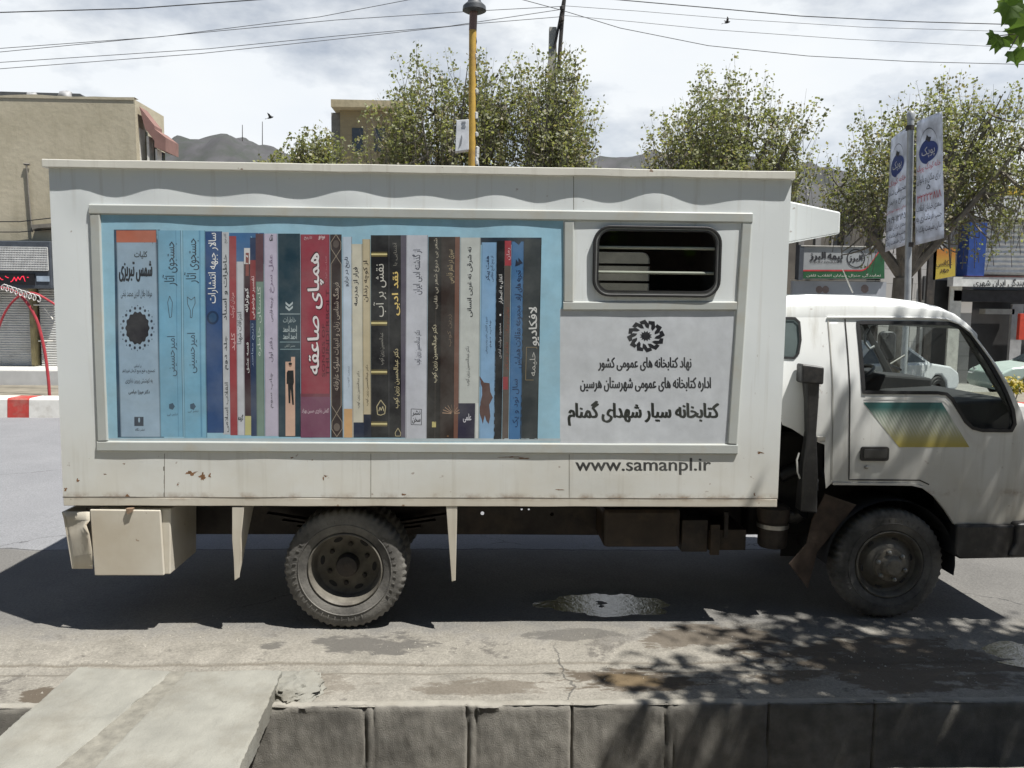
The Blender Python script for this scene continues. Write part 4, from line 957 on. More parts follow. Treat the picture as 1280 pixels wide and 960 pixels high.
# ---------------------------------------------------------------- wheels
tyre_m = mat('tyre_rubber', (0.07, 0.067, 0.062), 0.9, 0.3, 12, 0.3, 60, dirt=(0.22, 0.21, 0.19), dirt_amt=.8, dscale=3.5, dlo=.38, dhi=.62)
def wheel(cx, yf, r, front):
    w = thing_part('rear_wheel' if not front else 'front_wheel')
    c = (cx, yf, r - .002)
    def ty(cy, name, parent):
        mb = MB(); n = 208; wd = .20
        def lug(i, j, rr):
            if i in (6, 7, 8, 9): return rr - (0.009 if (j % 4) in (2, 3) else 0) * (1 if i in (7, 8) else .8)
            return rr
        mb.lathe([(.03, r * .60), (.012, r * .63), (.004, r * .70), (0, r * .78), (.004, r * .86), (.010, r * .915), (.018, r * .955), (.036, r * .992), (.1, r), (wd - .036, r * .992), (wd - .01, r * .93), (wd, r * .8), (wd - .03, r * .6)], (cx, cy, c[2]), (0, 1, 0), n, mod=lug)
        # moulded ring on the sidewall
        mb.lathe([(.001, r * .745), (-.004, r * .75), (-.004, r * .758), (.001, r * .763)], (cx, cy, c[2]), (0, 1, 0), 72)
        for k in range(46):            # short ribs of the sidewall lettering band
            if 14 < k % 23 < 19: continue
            a = 2 * pi * k / 46; d = Vector((cos(a), 0, sin(a))); tt = Vector((-sin(a), 0, cos(a))); o_ = Vector((cx, cy + .0005, c[2]))
            mb.prism([o_ + d * r * .79 - tt * .004, o_ + d * r * .845 - tt * .003, o_ + d * r * .845 + tt * .003, o_ + d * r * .79 + tt * .004], (0, -.0035, 0))
        return mb.build(name, tyre_m, parent, smooth=38)
    return w, ty, c
def thing_part(name):
    o = bpy.data.objects.new(name, None); COL.objects.link(o); o.parent = truck; ORG[o.name] = ORG['library_truck']; return o
def rear_wheel(cx, y, s):
    """s = +1: outer face looks to -Y, s = -1: to +Y"""
    r = .42; w, ty, c = wheel(cx, y, r, False)
    ty(y if s > 0 else y - .2, 'tyre', w); ty(y + .24 if s > 0 else y - .44, 'tyre', w)
    rr = r * .60
    mb = MB(); A = (0, s, 0)
    mb.lathe([(.034, rr), (.012, rr * 1.015), (.008, rr * .985), (.02, rr * .95), (.05, rr * .93), (.10, rr * .90), (.15, rr * .86), (.165, rr * .78), (.168, rr * .50), (.155, rr * .36), (.150, rr * .30)], c, A, 60)
    rim = mb.build('rim', dusty_steel, w, smooth=40)
    mb = MB(); mb.lathe([(.152, rr * .32), (.10, rr * .31), (.075, rr * .28), (.07, rr * .18), (.074, 0)], c, A, 32)
    mb.build('hub', chas, w, smooth=40)
    for k in range(6):
        a = 2 * pi * k / 6 + .4; p = Vector(c) + Vector((cos(a), 0, sin(a))) * rr * .56
        mb = MB(); mb.lathe([(.17, .017), (.145, .016), (.14, 0)], p, A, 6); mb.build('wheel_nut', chas, rim)
        a += pi / 6; p = Vector(c) + Vector((cos(a), 0, sin(a))) * rr * .72
        mb = MB(); d = Vector((cos(a), 0, sin(a))); tt = Vector((-sin(a), 0, cos(a)))
        mb.poly([p + Vector((0, s * .1645, 0)) + tt * .034 * cos(q * pi / 8) + d * .016 * sin(q * pi / 8) for q in range(16)]); mb.build('hand_hole', dark_in, rim)
rear_wheel(-.935, .055, 1); rear_wheel(-.935, YB - .055, -1)
def front_wheel(cx, y, s):
    r = .405; w, ty, c = wheel(cx, y, r, True)
    ty(y if s > 0 else y - .2, 'tyre', w); rr = r * .60; A = (0, s, 0)
    mb = MB(); mb.lathe([(.034, rr), (.012, rr * 1.015), (.008, rr * .985), (.022, rr * .93), (.06, rr * .88), (.07, rr * .80), (.045, rr * .66), (.02, rr * .58), (.012, rr * .50), (.012, rr * .2)], c, A, 60)
    rim = mb.build('rim', dusty_steel, w, smooth=40)
    mb = MB(); mb.lathe([(.014, rr * .50), (-.008, rr * .47), (-.012, rr * .34), (-.03, rr * .30), (-.045, rr * .27), (-.062, rr * .22), (-.066, 0)], c, A, 32); mb.build('hub', mat('worn_hub', (.20, .18, .145), .6, .35, 16, dirt=(.06, .05, .04), dirt_amt=.7, dscale=10), w, smooth=40)
    for k in range(6):
        a = 2 * pi * k / 6 + .75; p = Vector(c) + Vector((cos(a), 0, sin(a))) * rr * .42
        mb = MB(); mb.lathe([(-.008, .016), (-.03, .015), (-.034, .009), (-.042, .008), (-.043, 0)], p, A, 6); mb.build('wheel_nut', steel, rim)
        a += pi / 6; p = Vector(c) + Vector((cos(a), 0, sin(a))) * rr * .74
        d = Vector((cos(a), 0, sin(a))); tt = Vector((-sin(a), 0, cos(a))); mb = MB()
        mb.poly([p + Vector((0, s * .056, 0)) + tt * .026 * cos(q * pi / 8) + d * .014 * sin(q * pi / 8) for q in range(16)]); mb.build('hand_hole', dark_in, rim)
FWX = W(1112, 706, .22).x
front_wheel(FWX, .21, 1); front_wheel(FWX, 1.86, -1)
# inner wheel housing and rear splash flap of the front wheel
mb = MB(); q = [W(x, y, .24) for x, y in ((1031, 617), (1071, 631), (1022, 690), (1010, 736), (986, 705), (1008, 680), (1015, 650))]; mb.prism(q, (0, .012, 0)); mb.build('splash_flap', rusty, truck, bevel=.004)
mb = MB(); n = 20
for i in range(n + 1):
    a = radians(-10 + 190 * i / n); mb.v += [(FWX + .47 * cos(a), .20, .41 + .47 * sin(a)), (FWX + .47 * cos(a), .75, .41 + .47 * sin(a))]
for i in range(n): mb.f.append((2 * i, 2 * i + 1, 2 * i + 3, 2 * i + 2)); mb.m.append(0); mb.c.append(None)
mb.v += [(FWX - .6, .75, .3), (FWX + .6, .75, .3), (FWX + .6, .75, 1.0), (FWX - .6, .75, 1.0)]; k = len(mb.v); mb.f.append((k - 4, k - 3, k - 2, k - 1)); mb.m.append(0); mb.c.append(None)
mb.build('wheel_housing', dark_in, truck, smooth=40)

# ---------------------------------------------------------------- cab
def cp(px, py): 
    p = W(px, py, CY0); return (p.x, p.z)
z_belt = cp(1140, 492)[1]; z_drip = cp(1120, 397)[1]
def tumble(z): return 0.085 * max(0, (z - z_belt) / (z_drip - z_belt)) ** 1.3 if z > z_belt else 0.02 * ((z_belt - z) / 1.0) ** 2
def skin(z, far=False, off=0.0):
    y = CY0 + tumble(z) - off
    return y if not far else CY0 + CY1 - y
side = [cp(*p) for p in ((972, 397), (1062, 397), (1120, 397), (1190, 398.5), (1212, 407), (1229, 425), (1248, 455), (1264, 485), (1277, 515), (1285, 545), (1289, 600), (1290, 656),
                         (1236, 656), (1196, 656), (1184, 636), (1170, 619), (1154, 607), (1138, 603.5), (1042, 602.5), (1033, 611), (1031, 590), (1031, 556), (1005, 546), (990, 536), (978, 531), (968, 500))]
win_px = [(1078.5, 403.5), (1150, 403.5), (1196, 404.5), (1210, 409), (1221, 420), (1238, 450), (1254, 482), (1266, 512), (1268.5, 530), (1264, 538.5), (1228, 538), (1216, 535), (1207, 527), (1190, 499), (1183, 492.5), (1172, 491), (1079.5, 490.5)]
winh = [cp(*p) for p in win_px]
qw_px = [(978, 397 + 1), (999, 398), (1004, 403), (1004, 425), (1000, 442), (994, 448), (978, 447)]
qwh = [cp(*p) for p in qw_px]
cab_o = thing_part('cab')
for far in (False, True):
    mb = MB(); v, f = cdt(side, [winh, qwh], .06); mb.add([(x, skin(z, far), z) for x, z in v], f); mb.build('side_panel', cabp, cab_o, smooth=40)
# roof with rolled edges
prof = [(968, 377, 397), (985, 369, 397), (1005, 366.5, 397), (1040, 366, 397), (1090, 367, 397), (1130, 369.5, 397), (1165, 374, 397.5), (1188, 380, 398.5), (1204, 388, 403), (1216, 398, 411), (1228, 412, 424)]
mb = MB(); m_ = 20
for (px, pt, pd) in prof:
    x, zd = cp(px, pd); zt = cp(px, pt)[1] - .004
    for k in range(m_ + 1):
        u = k / m_; a = pi * u
        yn = skin(zd); y = yn + (CY0 + CY1 - 2 * yn) * (0.5 - 0.5 * (abs(cos(a)) ** .38) * (1 if cos(a) > 0 else -1))
        mb.v.append((x, y, zd + (zt - zd) * (abs(sin(a)) ** .42)))
for i in range(len(prof) - 1):
    for k in range(m_): mb.f.append((i * (m_ + 1) + k, (i + 1) * (m_ + 1) + k, (i + 1) * (m_ + 1) + k + 1, i * (m_ + 1) + k + 1)); mb.m.append(0); mb.c.append(None)
mb.f.append(tuple(range(m_, -1, -1))); mb.m.append(0); mb.c.append(None)
mb.build('roof', cabp, cab_o, smooth=50)
mb = MB(); mb.tube([(cp(px, pd)[0], skin(cp(px, pd)[1], off=.008), cp(px, pd)[1]) for px, pd in ((1040, 397), (1100, 397), (1160, 397.5), (1190, 399), (1206, 405), (1220, 416), (1240, 447), (1258, 479))], .007, 6); mb.build('drip_rail', cabp, cab_o, smooth=50)
# inner roof lining, rear wall, floor
zi = z_drip - .01
mb = MB(); x0 = cp(972, 397)[0]; x1 = cp(1205, 402)[0]; mb.poly([(x0, CY0 + .1, zi), (x1, CY0 + .1, zi), (x1, CY1 - .1, zi), (x0, CY1 - .1, zi)]); mb.build('headlining', mat('headlining', (.16, .16, .15), .9), cab_o)
mb = MB(); zl = cp(978, 531)[1]; mb.poly([(x0 - .01, CY0 + .02, zl), (x0 - .01, CY1 - .02, zl), (x0 - .01, CY1 - .09, z_drip + .1), (x0 - .01, CY0 + .09, z_drip + .1)]); mb.build('rear_panel', cabp, cab_o)
xq = cp(1031, 580)[0]; xf = cp(1284, 600)[0]; zf = cp(1100, 598)[1]
mb = MB(); mb.poly([(x0, CY0 + .03, zl), (xq, CY0 + .03, zl - .06), (xq, CY1 - .03, zl - .06), (x0, CY1 - .03, zl)]); mb.poly([(xq, CY0 + .03, zl - .06), (xq, CY0 + .03, zf), (xq, CY1 - .03, zf), (xq, CY1 - .03, zl - .06)]); mb.poly([(xq, CY0 + .03, zf), (xf, CY0 + .03, zf), (xf, CY1 - .03, zf), (xq, CY1 - .03, zf)]); mb.build('floor', dark_in, cab_o)
# windscreen, front panel
A0, A1 = cp(1216, 404), cp(1277, 512); A2 = cp(1290, 656)
yt, yb_ = skin(A0[1]) + .03, skin(A1[1]) + .03
wsg = glass_mat('screen_glass', (.86, .9, .88))
mb = MB(); nseg = 8
for k in range(nseg + 1):
    u = k / nseg; bow = .10 * (1 - (2 * u - 1) ** 2)
    mb.v += [(A0[0] + .01 + bow * .5, yt + (CY0 + CY1 - 2 * yt) * u, A0[1]), (A1[0] + .01 + bow, yb_ + (CY0 + CY1 - 2 * yb_) * u, A1[1]), (A1[0] + .012 + bow, yb_ + (CY0 + CY1 - 2 * yb_) * u, A1[1]), (A2[0] + bow, CY0 + .02 + (CY1 - CY0 - .04) * u, A2[1])]
v4 = mb.v; mb = MB(); mb2 = MB()
mb.add(v4, [(4 * k, 4 * k + 1, 4 * k + 5, 4 * k + 4) for k in range(nseg)]); mb2.add(v4, [(4 * k + 2, 4 * k + 3, 4 * k + 7, 4 * k + 6) for k in range(nseg)])
mb.build('windscreen', wsg, cab_o, smooth=60); mb2.build('front_panel', cabp, cab_o, smooth=60)
# front pillars: inner faces
pillar_m = mat('pillar_trim', (.10, .10, .10), .7, .2, 6)
for far in (False, True):
    mb = MB(); q = [cp(*p) for p in ((1204, 400), (1216, 406), (1279, 516), (1268, 519))]
    P = [(x, skin(z, far) + (.012 if not far else -.012), z) for x, z in q]; mb.prism(P, (0, .035 if not far else -.035, 0)); mb.build('pillar', pillar_m, cab_o, bevel=.004)
# door: shut line, window rubber, pane, handle, lock, crease, stripes
door = mb = MB()
shut = [(1062.5, 399), (1062.5, 450), (1062, 520), (1061.5, 600), (1150, 600.5), (1162, 606)]
def strip(mb, pts, w, off, mi=0, closed=False):
    """narrow band following the cab skin"""
    P0 = [Vector(p) for p in pts]; P = []
    for i in range(len(P0) - (0 if closed else 1)):
        a = P0[i]; b_ = P0[(i + 1) % len(P0)]; k = max(1, int((b_ - a).length / 5)); P += [a.lerp(b_, j / k) for j in range(k)]
    if not closed: P.append(P0[-1])
    n = len(P); L_ = []
    for i in range(n):
        a = P[(i - 1) % n] if closed or i > 0 else P[i]; b_ = P[(i + 1) % n] if closed or i < n - 1 else P[i]
        d = (b_ - a); d = d.normalized() if d.length else Vector((1, 0)); nn = Vector((-d.y, d.x))
        for s_ in (-1, 1):
            q = P[i] + nn * w / 2 * s_; x, z = cp(q.x, q.y); L_.append((x, skin(z) - off, z))
    k = n if closed else n - 1; m2 = 2 * n
    mb.add(L_, [(2 * i, 2 * i + 1, (2 * i + 3) % m2, (2 * i + 2) % m2) for i in range(k)], mi)
strip(mb, shut, 1.6, .003)
door_o = mb.build('door', mat('shut_line', (.03, .028, .025), .8), cab_o)
mb = MB(); strip(mb, win_px, 4.2, .006, closed=True); ob = mb.build('window_rubber', black_rub, door_o); md = ob.modifiers.new('t', 'SOLIDIFY'); md.thickness = .02; md.offset = -1
mb = MB(); v, f = cdt(winh); mb.add([(x, skin(z) + .012, z) for x, z in v], f); mb.build('window_pane', wsg, door_o)
mb = MB(); v, f = cdt(winh); mb.add([(x, skin(z, True) - .012, z) for x, z in v], f); mb.build('window_pane', wsg, door_o)
mb = MB(); strip(mb, qw_px, 3, .006, closed=True); qo = mb.build('quarter_window', black_rub, cab_o)
mb = MB(); v, f = cdt(qwh); mb.add([(x, skin(z) + .005, z) for x, z in v], f); mb.build('pane', mat('dusty_pane', (.10, .125, .125), .25, .2, 4), qo)
mb = MB(); h0, h1 = W(1075, 558, CY0), W(1110, 576, CY0); mb.prism([(x, CY0 - .002, z) for x, z in rrect(h0.x, h1.z, h1.x, h0.z, .02, 4)], (0, -.012, 0)); hb = mb.build('handle', black_pl, door_o, bevel=.004)
mb = MB(); mb.prism([(x, CY0 - .0142, z) for x, z in rrect(h0.x + .02, h1.z + .022, h1.x - .02, h0.z - .018, .008, 3)], (0, -.006, 0)); mb.build('grip', mat('grip_plastic', (.05, .05, .05), .3), hb, bevel=.003)
mb = MB(); a = W(1083, 584, CY0); mb.lathe([(.0, .014), (-.008, .013), (-.012, .008), (-.012, 0)], (a.x, CY0 + .0, a.z), (0, 1, 0), 16); mb.build('lock', steel, door_o, smooth=40)
mb = MB(); strip(mb, [(1081, 496.5), (1170, 496.8), (1181, 498.5), (1188, 505), (1216, 551), (1226, 559)], 1.6, .005); mb.build('crease', cabp, door_o)
mb = MB(); strip(mb, [(1041, 401), (1041, 470), (1040.5, 540), (1040, 600)], 1.3, .004); mb.build('panel_seam', mat('cab_bend_shade', (.34, .33, .30), .6), cab_o)  # grey strip painted for the change of shade along the cab's rear bend
# painted stripes on the door: teal fading to yellow through slanting lines
teal, yel = srgb(54, 100, 98), srgb(176, 162, 84)
sm = bpy.data.materials.new('door_stripe'); t, b, o = nodes_of(sm)
g = t.nodes.new('ShaderNodeNewGeometry'); sp = t.nodes.new('ShaderNodeSeparateXYZ'); t.links.new(g.outputs['Position'], sp.inputs['Vector'])
zt_, zb_ = cp(1130, 503)[1], cp(1150, 558)[1]
mr = t.nodes.new('ShaderNodeMapRange'); mr.inputs['From Min'].default_value = zt_; mr.inputs['From Max'].default_value = zb_; t.links.new(sp.outputs['Z'], mr.inputs['Value'])
rp = t.nodes.new('ShaderNodeValToRGB'); e = rp.color_ramp.elements; e[0].position = .12; e[0].color = (*teal, 1); e[1].position = .95; e[1].color = (*yel, 1)
n_ = e.new(.5); n_.color = (.42, .46, .36, 1); t.links.new(mr.outputs['Result'], rp.inputs['Fac'])
ad = t.nodes.new('ShaderNodeMath'); ad.operation = 'ADD'; mz = t.nodes.new('ShaderNodeMath'); mz.operation = 'MULTIPLY'; mz.inputs[1].default_value = .62; t.links.new(sp.outputs['Z'], mz.inputs[0]); t.links.new(sp.outputs['X'], ad.inputs[0]); t.links.new(mz.outputs[0], ad.inputs[1])
fr = t.nodes.new('ShaderNodeMath'); fr.operation = 'MULTIPLY'; fr.inputs[1].default_value = 42; t.links.new(ad.outputs[0], fr.inputs[0]); fc = t.nodes.new('ShaderNodeMath'); fc.operation = 'FRACT'; t.links.new(fr.outputs[0], fc.inputs[0])
hat = t.nodes.new('ShaderNodeValToRGB'); hh = hat.color_ramp.elements; hh[0].position = 0; hh[0].color = (0, 0, 0, 1); hh[1].position = 1; hh[1].color = (0, 0, 0, 1)
for p_, c_ in ((.18, 0), (.38, .55), (.58, .55), (.8, .0)): n_ = hh.new(p_); n_.color = (c_, c_, c_, 1)
t.links.new(mr.outputs['Result'], hat.inputs['Fac']); lt_ = t.nodes.new('ShaderNodeMath'); lt_.operation = 'LESS_THAN'; lt_.inputs[1].default_value = .5; t.links.new(fc.outputs[0], lt_.inputs[0])
m2_ = t.nodes.new('ShaderNodeMath'); m2_.operation = 'MULTIPLY'; t.links.new(hat.outputs['Color'], m2_.inputs[0]); t.links.new(lt_.outputs[0], m2_.inputs[1])
c = mixc(t, m2_.outputs[0], rp.outputs['Color'], (.66, .66, .62)); t.links.new(c, b.inputs['Base Color']); b.inputs['Roughness'].default_value = .4
mb = MB(); v, f = cdt([cp(*p) for p in ((1079, 503), (1177, 503), (1212, 559), (1124, 559))], (), .04); mb.add([(x, skin(z) - .0015, z) for x, z in v], f); mb.build('stripe', sm, door_o)
# wheel-arch lip
mb = MB(); strip(mb, [(1041, 604.5), (1140, 605.5), (1154, 609), (1169, 620), (1183, 637), (1195, 655)], 3.0, .012); ob = mb.build('arch_lip', cabp, cab_o); md = ob.modifiers.new('t', 'SOLIDIFY'); md.thickness = .03; md.offset = -1
# bumper
mb = MB(); q = [W(x, y, .13) for x, y in ((1196, 657), (1300, 657), (1300, 697), (1200, 699), (1194, 694))]; mb.prism(q, (0, 1.82, 0)); mb.build('bumper', black_pl, truck, bevel=.012)
mb = MB(); q = [W(x, y, .10) for x, y in ((1272, 655), (1312, 652), (1312, 697), (1262, 697), (1270, 680))]; mb.prism(q, (0, 1.9, 0)); mb.build('bumper_corner', black_pl, truck, bevel=.02, seg=3)
# cab interior
zd_ = cp(1240, 500)[1]
mb = MB(); xd0, xd1 = cp(1178, 520)[0], cp(1272, 520)[0]
P = [(xd0, CY0 + .06, zd_ - .34), (xd0 - .02, CY0 + .06, zd_ - .10), (xd0 + .06, CY0 + .06, zd_ - .03), (xd1, CY0 + .06, zd_ + .0), (xd1, CY0 + .06, zd_ - .34)]
mb.prism(P, (0, CY1 - CY0 - .12, 0)); mb.build('dashboard', dark_in, cab_o, bevel=.02)
mb = MB(); P = [(xd0 - .12, 1.18, zd_ - .3), (xd0 - .12, 1.18, zd_ - .02), (xd0 + .05, 1.18, zd_ + .09), (xd1 - .05, 1.18, zd_ + .06), (xd1 - .05, 1.18, zd_ - .3)]; mb.prism(P, (0, .5, 0)); mb.build('instrument_binnacle', dark_in, cab_o, bevel=.02)
sc0 = Vector((xd0 - .10, 1.44, zd_ + .05)); axw = Vector((-.42, 0, .9)).normalized(); a_ = axw.orthogonal().normalized(); b2 = axw.cross(a_)
mb = MB(); mb.tube([sc0 + (a_ * cos(k * pi / 18) + b2 * sin(k * pi / 18)) * .21 for k in range(37)], .016, 8, caps=False)
for k in (0, 12, 24): mb.tube([sc0 - axw * .03, sc0 + (a_ * cos(k * pi / 18) + b2 * sin(k * pi / 18)) * .21], .012, 6)
mb.tube([sc0 - axw * .03, sc0 - axw * .4 + Vector((.05, 0, 0))], .025, 8); mb.build('steering_wheel', black_pl, cab_o, smooth=40)
seat_m = mat('seat_vinyl', (.05, .052, .056), .6, .2, 6)
mb = MB(); xs0 = x0 + .25; mb.box((xs0, CY0 + .12, zl - .02), (xs0 + .5, CY1 - .12, zl + .14)); se = mb.build('seat', seat_m, cab_o, bevel=.04, seg=3)
mb = MB(); mb.hexa([(xs0 - .06, CY0 + .12, zl + .1), (xs0 + .08, CY0 + .12, zl + .1), (xs0 + .08, CY1 - .12, zl + .1), (xs0 - .06, CY1 - .12, zl + .1)], [(xs0 - .18, CY0 + .12, zl + .5), (xs0 - .08, CY0 + .12, zl + .5), (xs0 - .08, CY1 - .12, zl + .5), (xs0 - .18, CY1 - .12, zl + .5)]); mb.build('backrest', seat_m, se, bevel=.03, seg=3)
# grab handle, wipers, mirror on the far side
q = [W(x, y, CY1 - .12) for x, y in ((1085, 411), (1081, 418), (1081, 428), (1087, 436), (1093, 433))]; mb = MB(); mb.tube(q, .012, 8); mb.build('grab_handle', mat('grab_handle', (.45, .46, .46), .4), cab_o, smooth=40)
for (a, b_) in (((1113, 455), (1131, 444)), ((1180, 497), (1212, 499))):
    mb = MB(); Yw = 1.5 if a[0] < 1150 else 1.0; mb.tube([W(*a, Yw), W(*b_, Yw)], .009, 6); mb.build('wiper', steel if a[0] < 1150 else black_pl, cab_o, smooth=40)
a = W(1106, 433, CY1 + .16); mb = MB(); mb.prism([(a.x + x, CY1 + .10, a.z + z) for x, z in rrect(-.075, -.13, .075, .14, .05, 5)], (.05, .16, 0)); mi_ = mb.build('mirror', black_pl, cab_o, bevel=.015, seg=3)
mb = MB(); mb.poly([(a.x + x * .85 - .006, CY1 + .115 + .14 * (x + .075) / .15 * .0 , a.z + z * .88) for x, z in rrect(-.075, -.13, .075, .14, .05, 5)]); mb.build('mirror_glass', mat('mirror_glass', (.75, .77, .75), .05, 0, 1, metal=1.0), mi_)
mb = MB(); mb.tube([(a.x + .05, CY1 - .06, a.z - .2), (a.x + .04, CY1 + .1, a.z - .17), (a.x + .02, CY1 + .16, a.z - .1)], .011, 6); mb.build('mirror_arm', black_pl, mi_, smooth=40)
# aerial
q = [W(1066, 366, .6), W(1053, 336, .6)]; mb = MB(); mb.tube(q, [.005, .003], 6); mb.build('aerial', steel, cab_o)

# wind deflector on the front of the cargo box
mb = MB(); yd0, yd1 = .34, YB - .34
q = [W(x, y, yd0) for x, y in ((986, 247), (1051, 265), (1050, 292), (986, 308))]; q[0].x = q[3].x = XR - .005
mb.prism([tuple(p) for p in q], (0, yd1 - yd0, 0)); mb.build('wind_deflector', paint, truck, bevel=.01)

# ================================================================== ACROSS THE STREET
# median kerb painted red and white
kred = mat('kerb_red', (.42, .045, .035), .75, .2, 5, dirt=(.3, .25, .2), dirt_amt=.5)
kwht = mat('kerb_white', (.62, .61, .57), .8, .1, 5, dirt=(.35, .32, .27), dirt_amt=.5)
pav_m = mat('far_paving', (.30, .29, .27), .9, .15, 2, .2, 20)
mb = MB(); yk = 10.2; x = -26.0; red0 = W(9, 522, yk).x; k = 0
L_r = W(36, 522, yk).x - red0
x = red0 - 12 * (L_r * 2.6)
while x < 26:
    for ln, mi in ((L_r, 0), (L_r * 1.6, 1)):
        P0 = [(yk, -.01), (yk + .03, .33), (yk + .06, .36), (yk + .5, .36), (yk + .5, -.01)]
        mb.prism([(x + .004, y, z) for y, z in P0], (ln - .008, 0, 0), mi); x += ln
struct(mb.build('kerb', [kred, kwht]))
mb = MB(); mb.box((-60, 10.702, -.01), (60, 13.2, .30)); struct(mb.build('median', mat('median_soil', (.20, .18, .14), .95, .25, 3, .3, 20)))
mb = MB(); mb.box((-60, 15.0, -.01), (60, 40, .02)); struct(mb.build('far_pavement', pav_m))

def rib_prism(mb, x0, x1, z0, z1, y, n, d=.02, mi=0):
    for i in range(n):
        a = z0 + (z1 - z0) * i / n; b_ = z0 + (z1 - z0) * (i + 1) / n; m = (a + b_) / 2
        mb.add([(x0, y, a), (x1, y, a), (x1, y - d, m), (x0, y - d, m), (x1, y, b_), (x0, y, b_)], [(0, 1, 2, 3), (3, 2, 4, 5)], mi)

# ---- beige building on the left
YL = 16.4
plast = bpy.data.materials.new('beige_render'); t, b, o = nodes_of(plast)
n = noise_node(t, .55, 9, .68); c = ramp(t, n.outputs['Fac'], .3, (.37, .33, .235), .7, (.49, .44, .33)).outputs['Color']
g = t.nodes.new('ShaderNodeNewGeometry'); mpn = t.nodes.new('ShaderNodeMapping'); mpn.inputs['Scale'].default_value = (2.2, 2.2, .35); t.links.new(g.outputs['Position'], mpn.inputs['Vector'])
n2 = noise_node(t, 1, 7, .65, mpn.outputs['Vector']); f = ramp(t, n2.outputs['Fac'], .5, (0, 0, 0), .75, (.55,) * 3); c = mixc(t, f.outputs['Color'], c, (.27, .24, .165))
t.links.new(c, b.inputs['Base Color']); b.inputs['Roughness'].default_value = .95; n3 = noise_node(t, 7, 6); bump(t, b, n3.outputs['Fac'], .3, .03)
xe = W(171, 200, YL).x; zt_ = W(100, 123, YL).z
bl = thing('beige_building', 'two storey building with blank beige wall and pink eaves behind the rear of the truck', 'building', (xe - 6, YL + 4, 0))
mb = MB(); mb.box((xe - 16, YL, 3.0), (xe, YL + 1.9, zt_))
X = lin(xe - 16, xe, .5) + [xe]
mb.v += [(x, YL - .02, zt_ - .02) for x in X] + [(x, YL - .02, zt_ + .05 + .05 * noise.noise(Vector((x, 0, 0)))) for x in X] + [(x, YL + .25, zt_ + .05 + .05 * noise.noise(Vector((x, 0, 0)))) for x in X]
k = len(mb.v) - 3 * len(X); nX = len(X)
for j in range(2):
    for i in range(nX - 1): mb.f.append((k + j * nX + i, k + j * nX + i + 1, k + (j + 1) * nX + i + 1, k + (j + 1) * nX + i)); mb.m.append(0); mb.c.append(None)
mb.build('wall', plast, bl)
zsg = W(30, 362, YL).z
mb = MB(); mb.box((xe - 16, YL + .5, 0), (xe, YL + 1.9, 3.0)); mb.build('ground_floor', mat('inner_wall', (.2, .19, .17), .9), bl)
pink = mat('pink_eaves', (.23, .13, .11), .85, .15, 3)
for q, dep in ((((174, 133), (193, 157), (193, 176), (181, 160)), .5), (((193, 161), (207, 172), (207, 189), (193, 184)), .9)):
    mb = MB(); P = [W(x, y, YL + .1) for x, y in q]; mb.prism(P, (0, dep, 0)); mb.build('eaves', pink, bl)
wfr = mat('white_frame', (.62, .6, .55), .6)
for px0, px1, y0, y1 in ((173, 176, 160, 200), (183, 187, 170, 205), (194, 197, 186, 205)):
    a, b_ = W(px0, y0, YL + .2), W(px1, y1, YL + .2); mb = MB(); mb.box((a.x, YL + .2, b_.z - 1), (b_.x, YL + .5, a.z)); fr_ = mb.build('window_frame', wfr, bl)
    a2 = W(px1, y0 + 4, YL + .6); b2_ = W(px1 + 7, y1, YL + .6); mb = MB(); mb.box((a2.x, YL + .6, b2_.z - 1), (b2_.x, YL + .75, a2.z)); mb.build('pane', mat('far_glass', (.06, .07, .08), .15), fr_)
mb = MB(); P = [W(x, y, YL + .3) for x, y in ((0, 112), (100, 117), (108, 124), (6, 121))]; P[0].x -= 6; P[3].x -= 6
mb.prism(P, (0, 3, 0)); mb.prism([W(x, y, YL + .8) for x, y in ((-60, 118), (102, 121), (104, 127), (-60, 127))], (0, 2, 0)); mb.build('shed_roof', mat('roof_felt', (.07, .075, .08), .7), bl)
mb = MB(); mb.tube([W(100, 124, YL + .4), W(168, 130, YL + .4)], .06, 8); mb.tube([W(163, 127, YL + .4), W(169, 132, YL + .4)], .11, 8); mb.build('roof_pipe', mat('roof_felt', (.07, .075, .08)), bl, smooth=40)
for px, py, r in ((82, 121, .16), (40, 122, .13)):
    mb = MB(); lump(mb, W(px, py, YL + .3), r * 1.3, r, r, px, 8); mb.build('roof_vent', mat('roof_vent', (.3, .3, .3), .6, .3), bl, smooth=50)
mb = MB(); mb.tube([W(33, 206, YL - .05), W(36, 245, YL - .05), W(40, 290, YL - .05)], .022, 6); mb.tube([W(30, 205, YL - .05), W(37, 205.5, YL - .05)], .03, 6)
mb.build('conduit', mat('conduit', (.18, .165, .14), .8), bl)
mb = MB(); P = [W(x, y, YL - .25) for x, y in ((39, 281), (64, 279), (64, 284), (47, 285), (40, 287))]; mb.prism(P, (0, .25, 0)); mb.build('bracket', mat('conduit', (.18, .165, .14)), bl)
for ya, yb2 in ((276, 272), (289, 286)):
    mb = MB(); mb.tube([W(-20, ya + 1, YL - .12), W(25, ya + 1, YL - .12), W(64, yb2 + .5, YL - .12), W(150, yb2 - 3, YL - .12)], .013, 5); mb.build('cable', black_rub, bl)
